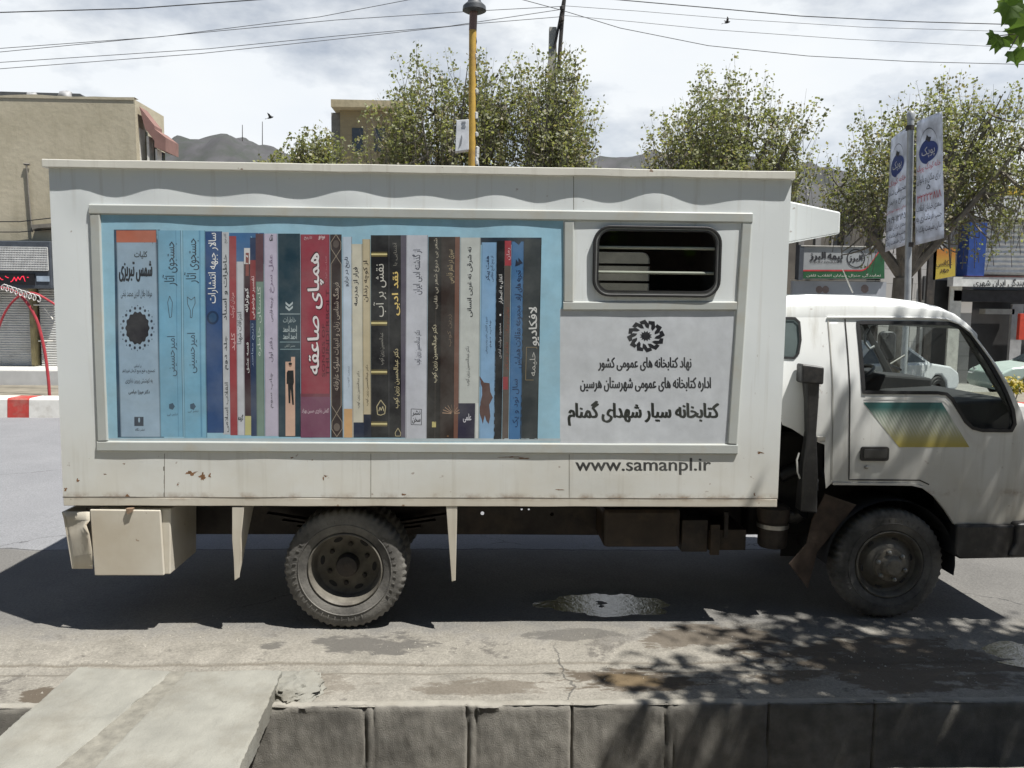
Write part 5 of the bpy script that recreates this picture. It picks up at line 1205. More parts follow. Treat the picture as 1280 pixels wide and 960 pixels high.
# shutters with a pier between them, step in front
zs0 = W(30, 458, YL).z
shm = mat('shutter_paint', (.50, .50, .48), .55, .08, 2, dirt=(.3, .28, .24), dirt_amt=.5)
for pa, pb in ((-90, 36.5), (43.5, 170)):
    a, b_ = W(pa, 366, YL), W(pb, 458, YL); mb = MB(); rib_prism(mb, a.x, b_.x, zs0, 3.0, YL + .2, 40); mb.build('roller_shutter', shm, bl)
a, b_ = W(36.5, 400, YL), W(43.5, 458, YL); mb = MB(); mb.box((a.x, YL + .02, zs0), (b_.x, YL + .3, 3.0)); mb.build('pier', mat('ochre_pier', (.30, .25, .13), .8, .25, 4, dirt=(.1, .09, .07), dirt_amt=.8), bl)
for qx in (((42, 381), (66, 381)), ((55, 384), (66, 399)), ((48, 426), (66, 426))):
    mb = MB(); mb.tube([W(*qx[0], YL - .06), W(*qx[1], YL - .06)], .018, 5); mb.build('handrail', wfr, bl)
mb = MB(); mb.box((xe - 16, 15.2, .02), (xe, YL + .6, zs0)); st_ = mb.build('step', mat('white_stone', (.52, .51, .48), .8, .1, 3), bl, bevel=.02)
# shop sign: grille with blue lettering, red running text
a, b_ = W(-60, 300, YL - .5), W(65, 361, YL - .5)
sg = thing('shop_sign', 'dark framed shop sign with white grille and blue lettering on the beige building', 'sign', (a.x, YL - .3, b_.z))
fm = mat('sign_frame', (.06, .07, .085), .6, .2, 6)
mb = MB(); mb.box((a.x, YL - .5, b_.z), (b_.x, YL - .003, a.z)); mb.build('frame', fm, sg, bevel=.02)
p0, p1 = W(-58, 308, YL - .5), W(61, 338, YL - .5)
mb = MB(); mb.box((p0.x, YL - .515, p1.z), (p1.x, YL - .501, p0.z)); mb.build('backboard', mat('sign_back', (.12, .14, .16), .7), sg)
mb = MB()
for i in range(60): x = p0.x + (p1.x - p0.x) * i / 59; mb.box((x - .012, YL - .54, p1.z), (x + .012, YL - .52, p0.z))
for i in range(11): z = p1.z + (p0.z - p1.z) * i / 10; mb.box((p0.x, YL - .545, z - .012), (p1.x, YL - .525, z + .012))
mb.build('grille', mat('grille_white', (.6, .6, .58), .5), sg)
fs = lambda x, y: W(x, y, YL - .518)
mb = MB(); put_text(mb, 'العبر', (24, 321, 58, 338), fs, 0, None, 0, .01); put_text(mb, 'محمد', (-12, 321, 20, 338), fs, 0, None, 0, .01); mb.build('lettering', mat('sign_blue', (.05, .14, .42), .5), sg)
mb = MB(); q0, q1 = W(-58, 341, YL - .5), W(44, 356, YL - .5); mb.box((q0.x, YL - .52, q1.z), (q1.x, YL - .501, q0.z)); mb.build('text_display', mat('led_panel', (.012, .01, .012), .4), sg)
mled = bpy.data.materials.new('red_leds'); t, b, o = nodes_of(mled); b.inputs['Base Color'].default_value = (.5, .02, .04, 1); b.inputs['Emission Color'].default_value = (1, .03, .08, 1); b.inputs['Emission Strength'].default_value = .6
mb = MB(); scribble(mb, (-30, 344, 36, 354), lambda x, y: W(x, y, YL - .53), None, 0, 5, 1.3); mb.build('running_text', mled, sg)
q0, q1 = W(46, 345, YL - .5), W(62, 352, YL - .5); mb = MB(); mb.box((q0.x, YL - .52, q1.z), (q1.x, YL - .501, q0.z)); mb.build('small_panel', mat('pale_blue_panel', (.35, .42, .5), .5), sg)

# red hoops with loops of white lights on the median
hoopm = mat('hoop_red', (.36, .04, .05), .5, .2, 5)
def hoop(name, label, pts, Y, m, r=.028, lights=None):
    root = thing(name, label, 'arch', (W(*pts[-1], Y).x, Y, .3), 'decorative hoops on the median')
    P = [W(x, y, Y) for x, y in pts]; P[-1].z = .29
    mb = MB(); S2 = []
    for i in range(len(P) - 1):
        p0, p1, p2, p3 = P[max(i - 1, 0)], P[i], P[i + 1], P[min(i + 2, len(P) - 1)]
        for k in range(6):
            u = k / 6; S2.append(.5 * ((2 * p1) + (-p0 + p2) * u + (2 * p0 - 5 * p1 + 4 * p2 - p3) * u * u + (-p0 + 3 * p1 - 3 * p2 + p3) * u ** 3))
    S2.append(P[-1]); mb.tube(S2, r, 8); mb.build('hoop', m, root, smooth=40)
    if lights:
        mb = MB(); pts2 = []
        for i in range(60):
            u = i / 59; x = lights[0] + (lights[2] - lights[0]) * u; y = lights[1] + (lights[3] - lights[1]) * u
            pts2.append(W(x + 3.2 * cos(i * .9), y + 4 * sin(i * .9), Y - .05))
        mb.tube(pts2, .012, 5); mb.build('light_string', mat('light_tube', (.55, .54, .52), .4), root)
hoop('arch_hoop', 'tall red hoop with a coil of white lights beside the red and white kerb', ((-60, 495), (-55, 430), (-40, 385), (-15, 362), (8, 361), (28, 372), (45, 398), (55, 435), (60, 470), (62, 497)), 11.2, hoopm, .03, (2, 358, 50, 374))
hoop('arch_hoop', 'red hoop whose leg is hidden behind the truck box, crossing the hoop with lights', ((-10, 495), (-8, 440), (2, 400), (18, 375), (38, 366), (58, 374), (80, 392), (94, 430), (100, 497)), 12.2, hoopm, .024)

# ---- yellow brick building behind the trees
YY = 30.0
by = thing('brick_building', 'pale yellow brick building half hidden behind the tall tree and lamp post', 'building', (W(460, 300, YY).x, YY + 4, 0))
brick = bpy.data.materials.new('yellow_brick'); t, b, o = nodes_of(brick)
bk = t.nodes.new('ShaderNodeTexBrick'); g = t.nodes.new('ShaderNodeNewGeometry'); mpn = t.nodes.new('ShaderNodeMapping'); mpn.inputs['Rotation'].default_value = (radians(90), 0, 0); t.links.new(g.outputs['Position'], mpn.inputs['Vector']); t.links.new(mpn.outputs['Vector'], bk.inputs['Vector'])
bk.inputs['Scale'].default_value = 3; bk.inputs['Color1'].default_value = (.38, .30, .17, 1); bk.inputs['Color2'].default_value = (.33, .26, .15, 1); bk.inputs['Mortar'].default_value = (.3, .27, .2, 1); t.links.new(bk.outputs['Color'], b.inputs['Base Color']); b.inputs['Roughness'].default_value = .9
a, b_ = W(425, 140, YY), W(505, 140, YY); mb = MB(); mb.box((a.x, YY, 0), (b_.x, YY + 9, W(460, 133, YY).z)); mb.build('wall', brick, by)
a, b_ = W(413.5, 124, YY - .6), W(508, 135, YY - .6); mb = MB(); mb.box((a.x, YY - .6, b_.z), (b_.x, YY + 9.3, a.z)); mb.build('parapet', mat('pale_parapet', (.40, .34, .22), .85), by)
a, b_ = W(414, 140, YY + .5), W(425, 150, YY + .5); mb = MB(); mb.box((a.x, YY + .5, 0), (W(425, 150, YY).x, YY + 8, b_.z + .3)); mb.build('stair_tower', mat('grey_wall', (.25, .24, .22), .9), by)
for px in (440, 468):
    a, b_ = W(px, 160, YY), W(px + 14, 190, YY); mb = MB(); mb.box((a.x, YY - .03, b_.z), (b_.x, YY + .1, a.z)); mb.build('window', mat('far_glass', (.06, .07, .08)), by)

# ---- shops on the right
YR = 18.0
tile = bpy.data.materials.new('white_tiles'); t, b, o = nodes_of(tile)
bk = t.nodes.new('ShaderNodeTexBrick'); g = t.nodes.new('ShaderNodeNewGeometry'); mpn = t.nodes.new('ShaderNodeMapping'); mpn.inputs['Rotation'].default_value = (radians(90), 0, 0); t.links.new(g.outputs['Position'], mpn.inputs['Vector']); t.links.new(mpn.outputs['Vector'], bk.inputs['Vector'])
bk.offset = .5; bk.inputs['Scale'].default_value = 1.0; bk.inputs['Brick Width'].default_value = .9; bk.inputs['Row Height'].default_value = .42; bk.inputs['Mortar Size'].default_value = .008
bk.inputs['Color1'].default_value = (.46, .44, .42, 1); bk.inputs['Color2'].default_value = (.42, .405, .39, 1); bk.inputs['Mortar'].default_value = (.25, .24, .23, 1); t.links.new(bk.outputs['Color'], b.inputs['Base Color']); b.inputs['Roughness'].default_value = .6
grey_w = mat('grey_brown_wall', (.16, .145, .125), .9, .25, 1.2, dirt=(.09, .08, .07), dirt_amt=.6, dscale=1)
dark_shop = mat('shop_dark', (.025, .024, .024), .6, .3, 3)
def bx(mb, px0, py0, px1, py1, y0, dep, mi=0, toground=False):
    a, b_ = W(px0, py0, y0), W(px1, py1, y0); mb.box((a.x, y0, 0 if toground else b_.z), (b_.x, y0 + dep, a.z), mi)
ba = thing('grey_building', 'low grey brown building behind the green and white insurance sign', 'building', (W(1030, 300, YR).x, YR + 3, 0))
mb = MB(); bx(mb, 700, 262, 1108, 400, YR + .4, 6, 0, True); mb.build('wall', grey_w, ba)
mb = MB(); bx(mb, 700, 257, 1108, 262, YR + .3, 6.2); mb.build('parapet', mat('pale_coping', (.34, .33, .31), .8), ba)
for px in (1000, 1021, 1041): 
    mb = MB(); bx(mb, px, 270, px + 4, 330, YR + .36, .05); mb.build('rib', mat('rib_grey', (.25, .24, .23), .7), ba)
mb = MB(); bx(mb, 1057, 270, 1062, 312, YR + .2, .15); mb.build('drain_pipe', mat('pipe_grey', (.08, .08, .08), .6), ba)
for px0, px1 in ((940, 1000), (1010, 1085)):
    mb = MB(); bx(mb, px0, 372, px1, 520, YR + .37, .05, 0, True); mb.build('shop_opening', dark_shop, ba)
bb = thing('tiled_building', 'pale tiled shop building between the insurance sign and the blue pillar', 'building', (W(1160, 300, YR).x, YR + 3, 0))
mb = MB(); bx(mb, 1105, 272, 1214, 400, YR + .2, 6, 0, True); mb.build('wall', tile, bb)
mb = MB(); bx(mb, 1105, 262, 1216, 272, YR + .1, 6); mb.build('parapet', mat('pale_coping', (.34, .33, .31)), bb)
mb = MB(); P = [W(x, y, YR + 1.5) for x, y in ((1150, 262), (1262, 236), (1270, 240), (1180, 264))]; mb.prism(P, (0, 4, 0)); mb.build('sheet_roof', mat('sheet_white', (.55, .55, .54), .5), bb)
mb = MB(); bx(mb, 1164, 350, 1190, 520, YR + .15, .05, 0, True); mb.build('shop_opening', dark_shop, bb)
mb = MB(); bx(mb, 1189.5, 346, 1192.5, 520, YR - .2, .08, 0, True); mb.build('post', wfr, bb)
mb = MB(); bx(mb, 1156, 345, 1165, 375, YR + .1, .1); mb.build('meter_box', mat('pipe_grey', (.08, .08, .08)), bb)
bc = thing('shuttered_shop', 'shop with a blue pillar, white roller shutter and sign strip at the right edge', 'shop', (W(1260, 300, YR).x, YR + 3, 0))
mb = MB(); bx(mb, 1214, 276, 1420, 345, YR + .5, 6, 0, True); mb.build('wall', mat('shop_wall', (.3, .29, .28), .9), bc)
mb = MB(); bx(mb, 1219, 244, 1420, 275, YR - .3, 6.4); mb.build('fascia', mat('white_fascia', (.56, .57, .57), .5, .06), bc)
mb = MB(); bx(mb, 1264, 232, 1420, 245, YR + .5, 4); mb.build('yellow_board', mat('yellow_board', (.5, .33, .03), .6), bc)
mb = MB(); bx(mb, 1213, 278, 1230, 345, YR - .35, .8); mb.build('pillar', mat('blue_cladding', (.02, .055, .22), .45), bc)
a, b_ = W(1230, 276, YR), W(1420, 345, YR); mb = MB(); rib_prism(mb, a.x, b_.x, b_.z, a.z, YR + .2, 11, .05); mb.build('roller_shutter', mat('white_shutter', (.58, .58, .56), .5), bc)
mb = MB(); bx(mb, 1192, 346, 1420, 360.5, YR - .45, .3); sb = mb.build('sign_strip', mat('sign_white', (.6, .6, .58), .5), bc)
mb = MB(); bx(mb, 1205, 345, 1420, 347.5, YR - .47, .015); mb.build('red_line', mat('sign_red', (.5, .04, .05), .5), sb)
mb = MB(); put_text(mb, 'نمایندگی ایران شهری', (1217, 348.5, 1290, 359.5), lambda x, y: W(x, y, YR - .462), 0, None, 0, .02); mb.build('lettering', mat('sign_ink', (.03, .03, .035), .5), sb)
mb = MB(); bx(mb, 1193, 361.5, 1420, 520, YR + .3, .1, 0, True); mb.build('shop_opening', dark_shop, bc)
mb = MB(); bx(mb, 1192, 362, 1278, 378, YR - .2, .25); mb.build('awning', mat('dark_awning', (.03, .03, .033), .8, .3, 6), bc, bevel=.02)
mb = MB(); bx(mb, 1232, 386, 1268, 393, YR - .1, .3); mb.build('air_unit', mat('ac_beige', (.3, .29, .26), .6), bc)
mb = MB(); bx(mb, 1266, 380, 1270, 520, YR - .1, .1, 0, True); mb.build('post', mat('grey_post', (.3, .3, .3), .6), bc)
for px in (1100 + 10, 1135):
    pass
mb = MB(); bx(mb, 1275.5, 392, 1300, 425, YR - .9, .12); o_ = mb.build('red_board', mat('red_board', (.5, .05, .025), .5), None, bevel=.01, loc=W(1285, 425, YR - .9))
tag(o_, 'small red orange board hanging at the right edge of the shops', 'sign')

# ---- insurance sign
YI = 17.4
si = thing('insurance_sign', 'wide grey and green insurance sign with a circle emblem above the truck cab', 'sign', (W(1054, 348, YI).x, YI, W(1054, 348, YI).z))
pts = [W(x, y, YI) for x, y in ((1003, 308.5), (1106, 308.5), (1106, 348.5), (1003, 348.5))]
mb = MB(); mb.prism(pts, (0, .25, 0)); mb.build('panel', mat('sign_grey', (.33, .345, .355), .45, .08, 3), si)
mb = MB(); bx(mb, 1001.5, 306.5, 1107, 309, YI - .04, .3); mb.build('frame', wfr, si)
mb = MB(); bx(mb, 1000, 306, 1003.5, 350, YI - .03, .28); mb.build('frame', fm, si)
lf = lambda k: (lambda x, y: W(x, y, YI - .004 - k * .004))
def curve_y(x): return 338.5 - 30 * sstep(1075, 1107, x) ** 1.3
mb = MB(); n = 30; P = []
for i in range(n + 1):
    x = 1004 + (1105.5 - 1004) * i / n; P += [lf(0)(x, curve_y(x)), lf(0)(x, 348)]
mb.add(P, [(2 * i, 2 * i + 1, 2 * i + 3, 2 * i + 2) for i in range(n)]); mb.build('green_band', mat('sign_green', (.02, .10, .04), .5), si)
mb = MB(); P = []
for i in range(n + 1):
    x = 1004 + (1105.5 - 1004) * i / n; P += [lf(1)(x, curve_y(x) - 1.3), lf(1)(x, curve_y(x) + .6)]
mb.add(P, [(2 * i, 2 * i + 1, 2 * i + 3, 2 * i + 2) for i in range(n)]); mb.build('red_line', mat('sign_red', (.5, .04, .05)), si)
mb = MB(); f1 = lf(1)
put_text(mb, 'بیمه', (1035, 317, 1053, 327), f1, 0, None, 0, .06); put_text(mb, 'البرز', (1012.5, 315, 1032, 326), f1, 0, None, 0, .06); put_text(mb, 'ALBORZ INSURANCE', (1012.5, 326.5, 1053, 329), f1, 0, None, 0, .02); mb.build('lettering', mat('sign_ink', (.03, .03, .035)), si); mb = MB(); put_text(mb, 'البرز', (1061.5, 318.5, 1078, 328), f1, 0, None, 0, .05)
ci = [(1070 + 11.5 * cos(k * pi / 24), 323 + 11.8 * sin(k * pi / 24)) for k in range(48)]; cj = [(1070 + 10.2 * cos(k * pi / 24), 323 + 10.5 * sin(k * pi / 24)) for k in range(48)]
mb.add([f1(*p) for p in ci] + [f1(*p) for p in cj], [(k, (k + 1) % 48, 48 + (k + 1) % 48, 48 + k) for k in range(48)]); mb.build('emblem', mat('sign_ink', (.03, .03, .035)), si)
mb = MB(); put_text(mb, 'نمایندگی جنرال خیابان انقلاب تلفن', (1008, 342, 1101, 346.5), f1, 0, None, 0, .01); mb.build('small_lettering', wfr, si)
lb = thing('lower_board', 'grey blue board with faded pictures just above the truck cab roof', 'sign', (W(1050, 370, YI).x, YI + .1, 0))
mb = MB(); bx(mb, 991, 351, 1106, 392, YI + .1, .15); mb.build('panel', mat('board_grey', (.36, .38, .42), .5, .1, 2), lb)
mb = MB(); bx(mb, 991, 349.3, 1106, 351.2, YI + .05, .22); mb.build('frame', wfr, lb)
for px, py, r in ((1024, 362, 4), (1032, 362, 4), (1081, 361, 4.5)):
    mb = MB(); c0 = W(px, py, YI + .095); mb.poly([W(px + r * cos(k * pi / 8) * (1 + .15 * (k % 2)), py + r * 1.2 * sin(k * pi / 8), YI + .095) for k in range(16)]); mb.build('faded_picture', mat('faded_brown', (.22, .17, .16), .6), lb)
for px in (1010, 1098):
    mb = MB(); mb.box((W(px, 390, YI + .15).x - .05, YI + .26, 0), (W(px, 390, YI + .15).x + .05, YI + .36, W(px, 309, YI).z)); mb.build('support_post', chas, lb)

# ---- yellow sign on a bracket, thin post
ys_ = thing('yellow_sign', 'square orange and yellow shop sign on a dark post above the cab', 'sign', (W(1164, 400, 16.6).x, 16.6, 0))
ym = bpy.data.materials.new('yellow_sign_face'); t, b, o = nodes_of(ym); g = t.nodes.new('ShaderNodeNewGeometry'); sp = t.nodes.new('ShaderNodeSeparateXYZ'); t.links.new(g.outputs['Position'], sp.inputs['Vector'])
mr = t.nodes.new('ShaderNodeMapRange'); za, zb2 = W(1180, 308, 16.6).z, W(1180, 348, 16.6).z; mr.inputs['From Min'].default_value = za; mr.inputs['From Max'].default_value = zb2; t.links.new(sp.outputs['Z'], mr.inputs['Value'])
rp = ramp(t, mr.outputs['Result'], .2, (.42, .17, .03), .65, (.45, .34, .05)); t.links.new(rp.outputs['Color'], b.inputs['Base Color']); b.inputs['Roughness'].default_value = .5
mb = MB(); mb.prism([W(x, y, 16.6) for x, y in ((1167, 312), (1194.5, 309), (1194, 345), (1166, 350))], (0, .12, 0)); mb.build('panel', ym, ys_)
mb = MB(); bx(mb, 1162.5, 304, 1166, 400, 16.6, .1, 0, True); mb.build('post', chas, ys_)
mb = MB(); put_text(mb, 'عکاسی', (1170, 325, 1190, 334), lambda x, y: W(x, y, 16.59), 0, None, 0, .02); put_text(mb, 'مهر', (1175, 336, 1186, 341), lambda x, y: W(x, y, 16.59), 0, None, 0, .05); mb.build('lettering', mat('sign_brown', (.08, .05, .02), .6), ys_)
mb = MB(); p = W(1149, 308, 15.5); q = W(1150, 380, 15.5); mb.tube([(q.x, 15.5, 0), (q.x, 15.5, q.z), (p.x, 15.5, p.z)], .045, 8); o_ = mb.build('signpost', chas, None, smooth=40, loc=(q.x, 15.5, 0)); tag(o_, 'thin dark bare post between the banner pole and the yellow sign', 'post')

# ---- banner pole with two hanging banners
YP = 9.0
bp = thing('banner_pole', 'grey steel pole carrying two white kindergarten banners above the cab', 'pole', (W(1136, 365, YP).x, YP, .3))
galv = mat('galvanised', (.36, .37, .37), .5, .15, 8, metal=.3)
mb = MB(); p, q = W(1138.5, 150, YP), W(1134.5, 370, YP); mb.tube([(q.x, YP, -.0), q, p], .055, 10); mb.lathe([(0, .06), (.1, .075), (.14, .05), (.15, 0)], p, (0, 0, 1), 10); mb.build('pole', galv, bp, smooth=40)
for y in (160, 306):
    mb = MB(); c0 = W(1137.5, y, YP); mb.lathe([(-.04, .058), (-.04, .07), (.04, .07), (.04, .058)], c0, (0, 0, 1), 10); mb.build('clamp', chas, bp)
bann = leaf_mat('banner_cloth', (.66, .68, .71))
for n_ in bann.node_tree.nodes:
    if n_.type == 'MIX' and n_.blend_type == 'MULTIPLY': n_.inputs['B'].default_value = (.9, .93, 1, 1)
def banner(label, tl, tr, br, bl_, yl, yr, lines):
    TL_, TR2, BR_, BL_ = W(*tl, yl), W(*tr, yr), W(*br, yr), W(*bl_, yl); n = 10; mm = 24
    d = (TR2 - TL_); nn = Vector((d.y, -d.x, 0)).normalized()
    if nn.dot(CAM - TL_) < 0: nn = -nn
    def fn(u, v, off=0.0):
        p = TL_.lerp(TR2, u).lerp(BL_.lerp(BR_, u), v)
        return p + nn * (off + .008 * sin(u * pi) * sin(v * 5 + 1) + .003 * sin(v * 11 + u * 3))
    root = thing('banner', label, 'banner', (BL_.lerp(BR_, .5).x, BL_.lerp(BR_, .5).y, BL_.z), 'kindergarten banners on the steel pole')
    mb = MB(); mb.v = [tuple(fn(i / n, j / mm)) for j in range(mm + 1) for i in range(n + 1)]
    for j in range(mm):
        for i in range(n): mb.f.append((j * (n + 1) + i, (j + 1) * (n + 1) + i, (j + 1) * (n + 1) + i + 1, j * (n + 1) + i + 1)); mb.m.append(0); mb.c.append(None)
    ob = mb.build('cloth', bann, root, smooth=60); md = ob.modifiers.new('t', 'SOLIDIFY'); md.thickness = .004; md.offset = -1
    if nn.y < 0: md.offset = 1 if False else -1
    F1 = lambda x, y: fn(x, y, .012); F2 = lambda x, y: fn(x, y, .018)
    mb = MB(); mb.add([F1(.5 + .36 * cos(k * pi / 16) * (1 if True else 1), .275 + .085 * sin(k * pi / 16) * (1.15 if 8 < k < 24 else .95)) for k in range(32)], [tuple(range(32))]); mb.build('logo', mat('banner_blue', (.025, .05, .20), .5), root)
    mb = MB(); put_text(mb, 'پوپک', (.26, .235, .76, .325), F2, 0, None, 0, .0); 
    ho = [(.5 + .36 * cos(a), .26 - .17 * sin(a)) for a in [pi * (.02 + .96 * k / 20) for k in range(21)]]
    mb.build('logo_lettering', mat('banner_white', (.6, .6, .6), .5), root)
    mb = MB()
    for (ax2, ay2), (bx2, by2) in zip(ho, ho[1:]): mb.poly([F1(ax2, ay2), F1(bx2, by2), F1(bx2, by2 + .006), F1(ax2, ay2 + .006)])
    mb.poly([F1(.38, .19), F1(.46, .14), F1(.52, .16), F1(.62, .17), F1(.56, .205)]); mb.build('roof_drawing', mat('sign_ink', (.03, .03, .035)), root)
    for c, m in (('k', mat('sign_ink', (.03, .03, .035))), ('r', mat('sign_red', (.5, .04, .05)))):
        mb = MB()
        for s, v0, v1, u0, u1, cc in lines:
            if cc == c: put_text(mb, s, (u0, v0, u1, v1), F1, 0, None, 0, .0)
        mb.build('lettering', m, root)
banner('white banner with blue logo, the shorter one left of the steel pole', (1114, 174), (1134.5, 159), (1133, 306), (1106, 315), YP + .9, YP + .07,
       (('خانه کودک', .385, .445, .05, .97, 'r'), ('محیطی شاد', .465, .53, .08, .97, 'k'), ('مفرح و ایمن', .555, .62, .06, .97, 'k'), ('برای رشد کودکان', .645, .675, .03, .97, 'r'), ('۰۹۱۹۰۱۳۱۴۵', .71, .765, .06, .97, 'k'), ('سعدی خیابان انقلاب', .785, .84, .04, .97, 'k'), ('جنب فرمانداری', .855, .905, .04, .97, 'k'), ('سالن طبیعت پلاک', .92, .97, .04, .97, 'k')))
banner('white banner with blue logo, the taller one right of the steel pole', (1146, 152), (1177.5, 139), (1180, 297.5), (1144, 306.5), YP - .07, YP - .9,
       (('خانه کودک پوپک', .365, .43, .06, .95, 'r'), ('برای مکان و بانوان', .45, .525, .06, .95, 'k'), ('۵', .535, .575, .42, .56, 'k'), ('۳۲۲۲۳۸۱۸', .605, .665, .08, .95, 'r'), ('سعدی خیابان انقلاب', .685, .75, .05, .95, 'k'), ('جنب فرمانداری به', .765, .835, .05, .95, 'k'), ('سالن طبیعت پلاک ۱۰', .855, .925, .05, .95, 'k')))

# ---- yellow lamp post
YLp = 10.95
sl_ = thing('street_lamp', 'yellow painted lamp post with a dark bell lamp and a white meter box', 'street lamp', (W(590, 205, YLp).x, YLp, .3))
p0, p1, p2 = W(590, 230, YLp), W(591, 38, YLp), W(592.5, 2, YLp)
mb = MB(); mb.tube([(p0.x, YLp, .28), p0, p1], .075, 12); mb.build('pole', mat('yellow_paint', (.48, .30, .05), .6, .15, 4, dirt=(.22, .12, .06), dirt_amt=.6, dscale=3), sl_, smooth=40)
mb = MB(); mb.tube([p1, p2], .078, 12); mb.tube([p2, p2 + Vector((0, 0, .5))], .06, 10); mb.build('pole_top', mat('brown_paint', (.14, .085, .07), .6), sl_, smooth=40)
mb = MB(); c0 = W(593, 8, YLp); mb.lathe([(-.10, .02), (-.11, .17), (-.08, .23), (0, .22), (.08, .13), (.22, .10), (.3, .04)], c0, (0, 0, 1), 20); mb.build('lamp_head', mat('lamp_dark', (.06, .065, .07), .5), sl_, smooth=40)
mb = MB(); P = [W(x, y, YLp - .1) for x, y in ((570.5, 150), (586, 149), (586, 187), (569, 189.5))]; mb.prism(P, (0, .22, 0)); mbx = mb.build('meter_box', mat('box_white', (.58, .59, .6), .5), sl_, bevel=.01)
mb = MB(); mb.poly([W(x, y, YLp - .106) for x, y in ((573, 186), (577, 168), (578, 172), (577, 180))]); mb.poly([W(x, y, YLp - .106) for x, y in ((577, 152), (582, 152), (582, 155), (577, 155))]); mb.poly([W(x, y, YLp - .106) for x, y in ((577, 157), (582, 157), (582, 160), (577, 160))]); mb.build('marking', mat('box_grey', (.2, .21, .22), .5), mbx)
rndi = random.Random(4)
for i, y in enumerate((70, 92, 114, 143, 146, 168, 186, 190, 195, 199, 203)):
    mb = MB(); c0 = W(595.5 + rndi.uniform(-.8, 1.2), y, YLp - .02); mb.lathe([(-.05, .01), (-.03, .04), (.03, .045), (.05, .01)], c0, (0, 0, 1), 8); mb.build('bulb', mat('bulb_white', (.6, .6, .58), .3), sl_, smooth=40)
mb = MB(); mb.tube([W(595 + .8 * sin(y * .4), y, YLp - .03) for y in range(40, 208, 6)], .008, 5); mb.build('bulb_cable', black_rub, sl_)

# ---- utility pole and wires
YU = 13.6
up = thing('utility_pole', 'square concrete utility pole with a steel angle brace rising behind the tall tree', 'utility pole', (W(691, 300, YU).x, YU, 0))
p = W(691, 35, YU); mb = MB(); mb.hexa([(p.x - .17, YU - .14, 0), (p.x + .17, YU - .14, 0), (p.x + .17, YU + .14, 0), (p.x - .17, YU + .14, 0)], [(p.x - .08, YU - .08, p.z), (p.x + .08, YU - .08, p.z), (p.x + .08, YU + .08, p.z), (p.x - .08, YU + .08, p.z)]); mb.build('pole', mat('pole_concrete', (.33, .32, .29), .9, .15, 5), up)
mb = MB(); mb.tube([W(698, 90, YU - .1), W(703, 20, YU - .1), W(706, -8, YU - .1)], .045, 6); mb.tube([W(693, 60, YU - .1), W(700, 24, YU - .1), W(704, 2, YU - .1)], .03, 6); mb.build('brace', chas, up)
for y in (10, 24):
    mb = MB(); c0 = W(702.5, y, YU - .2); mb.lathe([(-.05, .02), (-.03, .05), (.03, .05), (.05, .02)], c0, (0, 0, 1), 8); mb.build('insulator', chas, up)
wires = (('thick dark wire running from the top left corner over the beige building', ((-160, 14), (0, 15.5), (170, 10.5), (345, -2), (500, -20)), .016),
         ('thin wire third from the top above the beige building', ((-160, 68), (0, 60.5), (200, 46), (400, 21), (520, -2), (600, -25)), .009),
         ('thin wire meeting the pole from the left, upper of the close pair', ((-160, 74), (0, 65), (270, 39), (420, 25), (590, 14), (702, 8)), .009),
         ('thin wire meeting the pole from the left, middle height', ((-160, 88), (0, 78), (260, 61), (420, 45), (560, 33), (700, 12)), .009),
         ('lowest thin wire meeting the pole from the left', ((-160, 97), (0, 86), (250, 67), (420, 49), (590, 30), (700, 21)), .009),
         ('thick dark wire sloping down to the right from the top edge', ((600, -10), (765, -1), (890, 10), (1000, 20), (1140, 27), (1280, 31), (1450, 33)), .014),
         ('wire sagging from the pole to the right edge, lowest over the trees', ((640, -4), (703, 13), (775, 35), (885, 57), (1010, 70), (1140, 77), (1280, 80.5), (1450, 82)), .010),
         ('thin wire leaving the pole to the right, just under the thick wire', ((702, 7), (800, 14), (920, 24), (1080, 34), (1280, 40), (1450, 44)), .007),
         ('thin wire leaving the pole to the right, beneath the small bird', ((702, 19), (790, 27), (890, 37), (1060, 49), (1240, 58), (1450, 66)), .007))
for lab, pts, r in wires:
    mb = MB(); mb.tube([W(x, y, YU - .2) for x, y in pts], r * .72, 6); o_ = mb.build('overhead_wire', mat('wire_black', (.07, .07, .072), .6), None, smooth=60, loc=W(*pts[0], YU)); tag(o_, lab, 'wire', 'overhead wires')
# birds in flight
def bird(lab, px, py, Y, s):
    c = W(px, py, Y); mb = MB()
    mb.lathe([(-.5 * s, 0), (-.3 * s, .09 * s), (0, .14 * s), (.25 * s, .11 * s), (.36 * s, .08 * s), (.45 * s, .02 * s), (.5 * s, 0)], c, (1, .2, .35), 8)
    for sg_ in (-1, 1): mb.prism([c + Vector((.15 * s, sg_ * .05 * s, 0)), c + Vector((.05 * s, sg_ * .5 * s, .35 * s)), c + Vector((-.25 * s, sg_ * .8 * s, .5 * s)), c + Vector((-.2 * s, sg_ * .06 * s, 0))], (0, 0, .02 * s))
    mb.prism([c + Vector((-.4 * s, 0, -.12 * s)), c + Vector((-.75 * s, .14 * s, -.22 * s)), c + Vector((-.75 * s, -.14 * s, -.22 * s))], (0, 0, .02 * s))
    o_ = mb.build('bird', mat('bird_dark', (.03, .03, .03), .8), None, smooth=40, loc=c); tag(o_, lab, 'bird', 'birds in the sky')
bird('small dark bird flying above the tree right of the utility pole', 909, 28, 26, .28)
bird('small dark bird flying left of the yellow brick building', 338, 147, 26, .26)

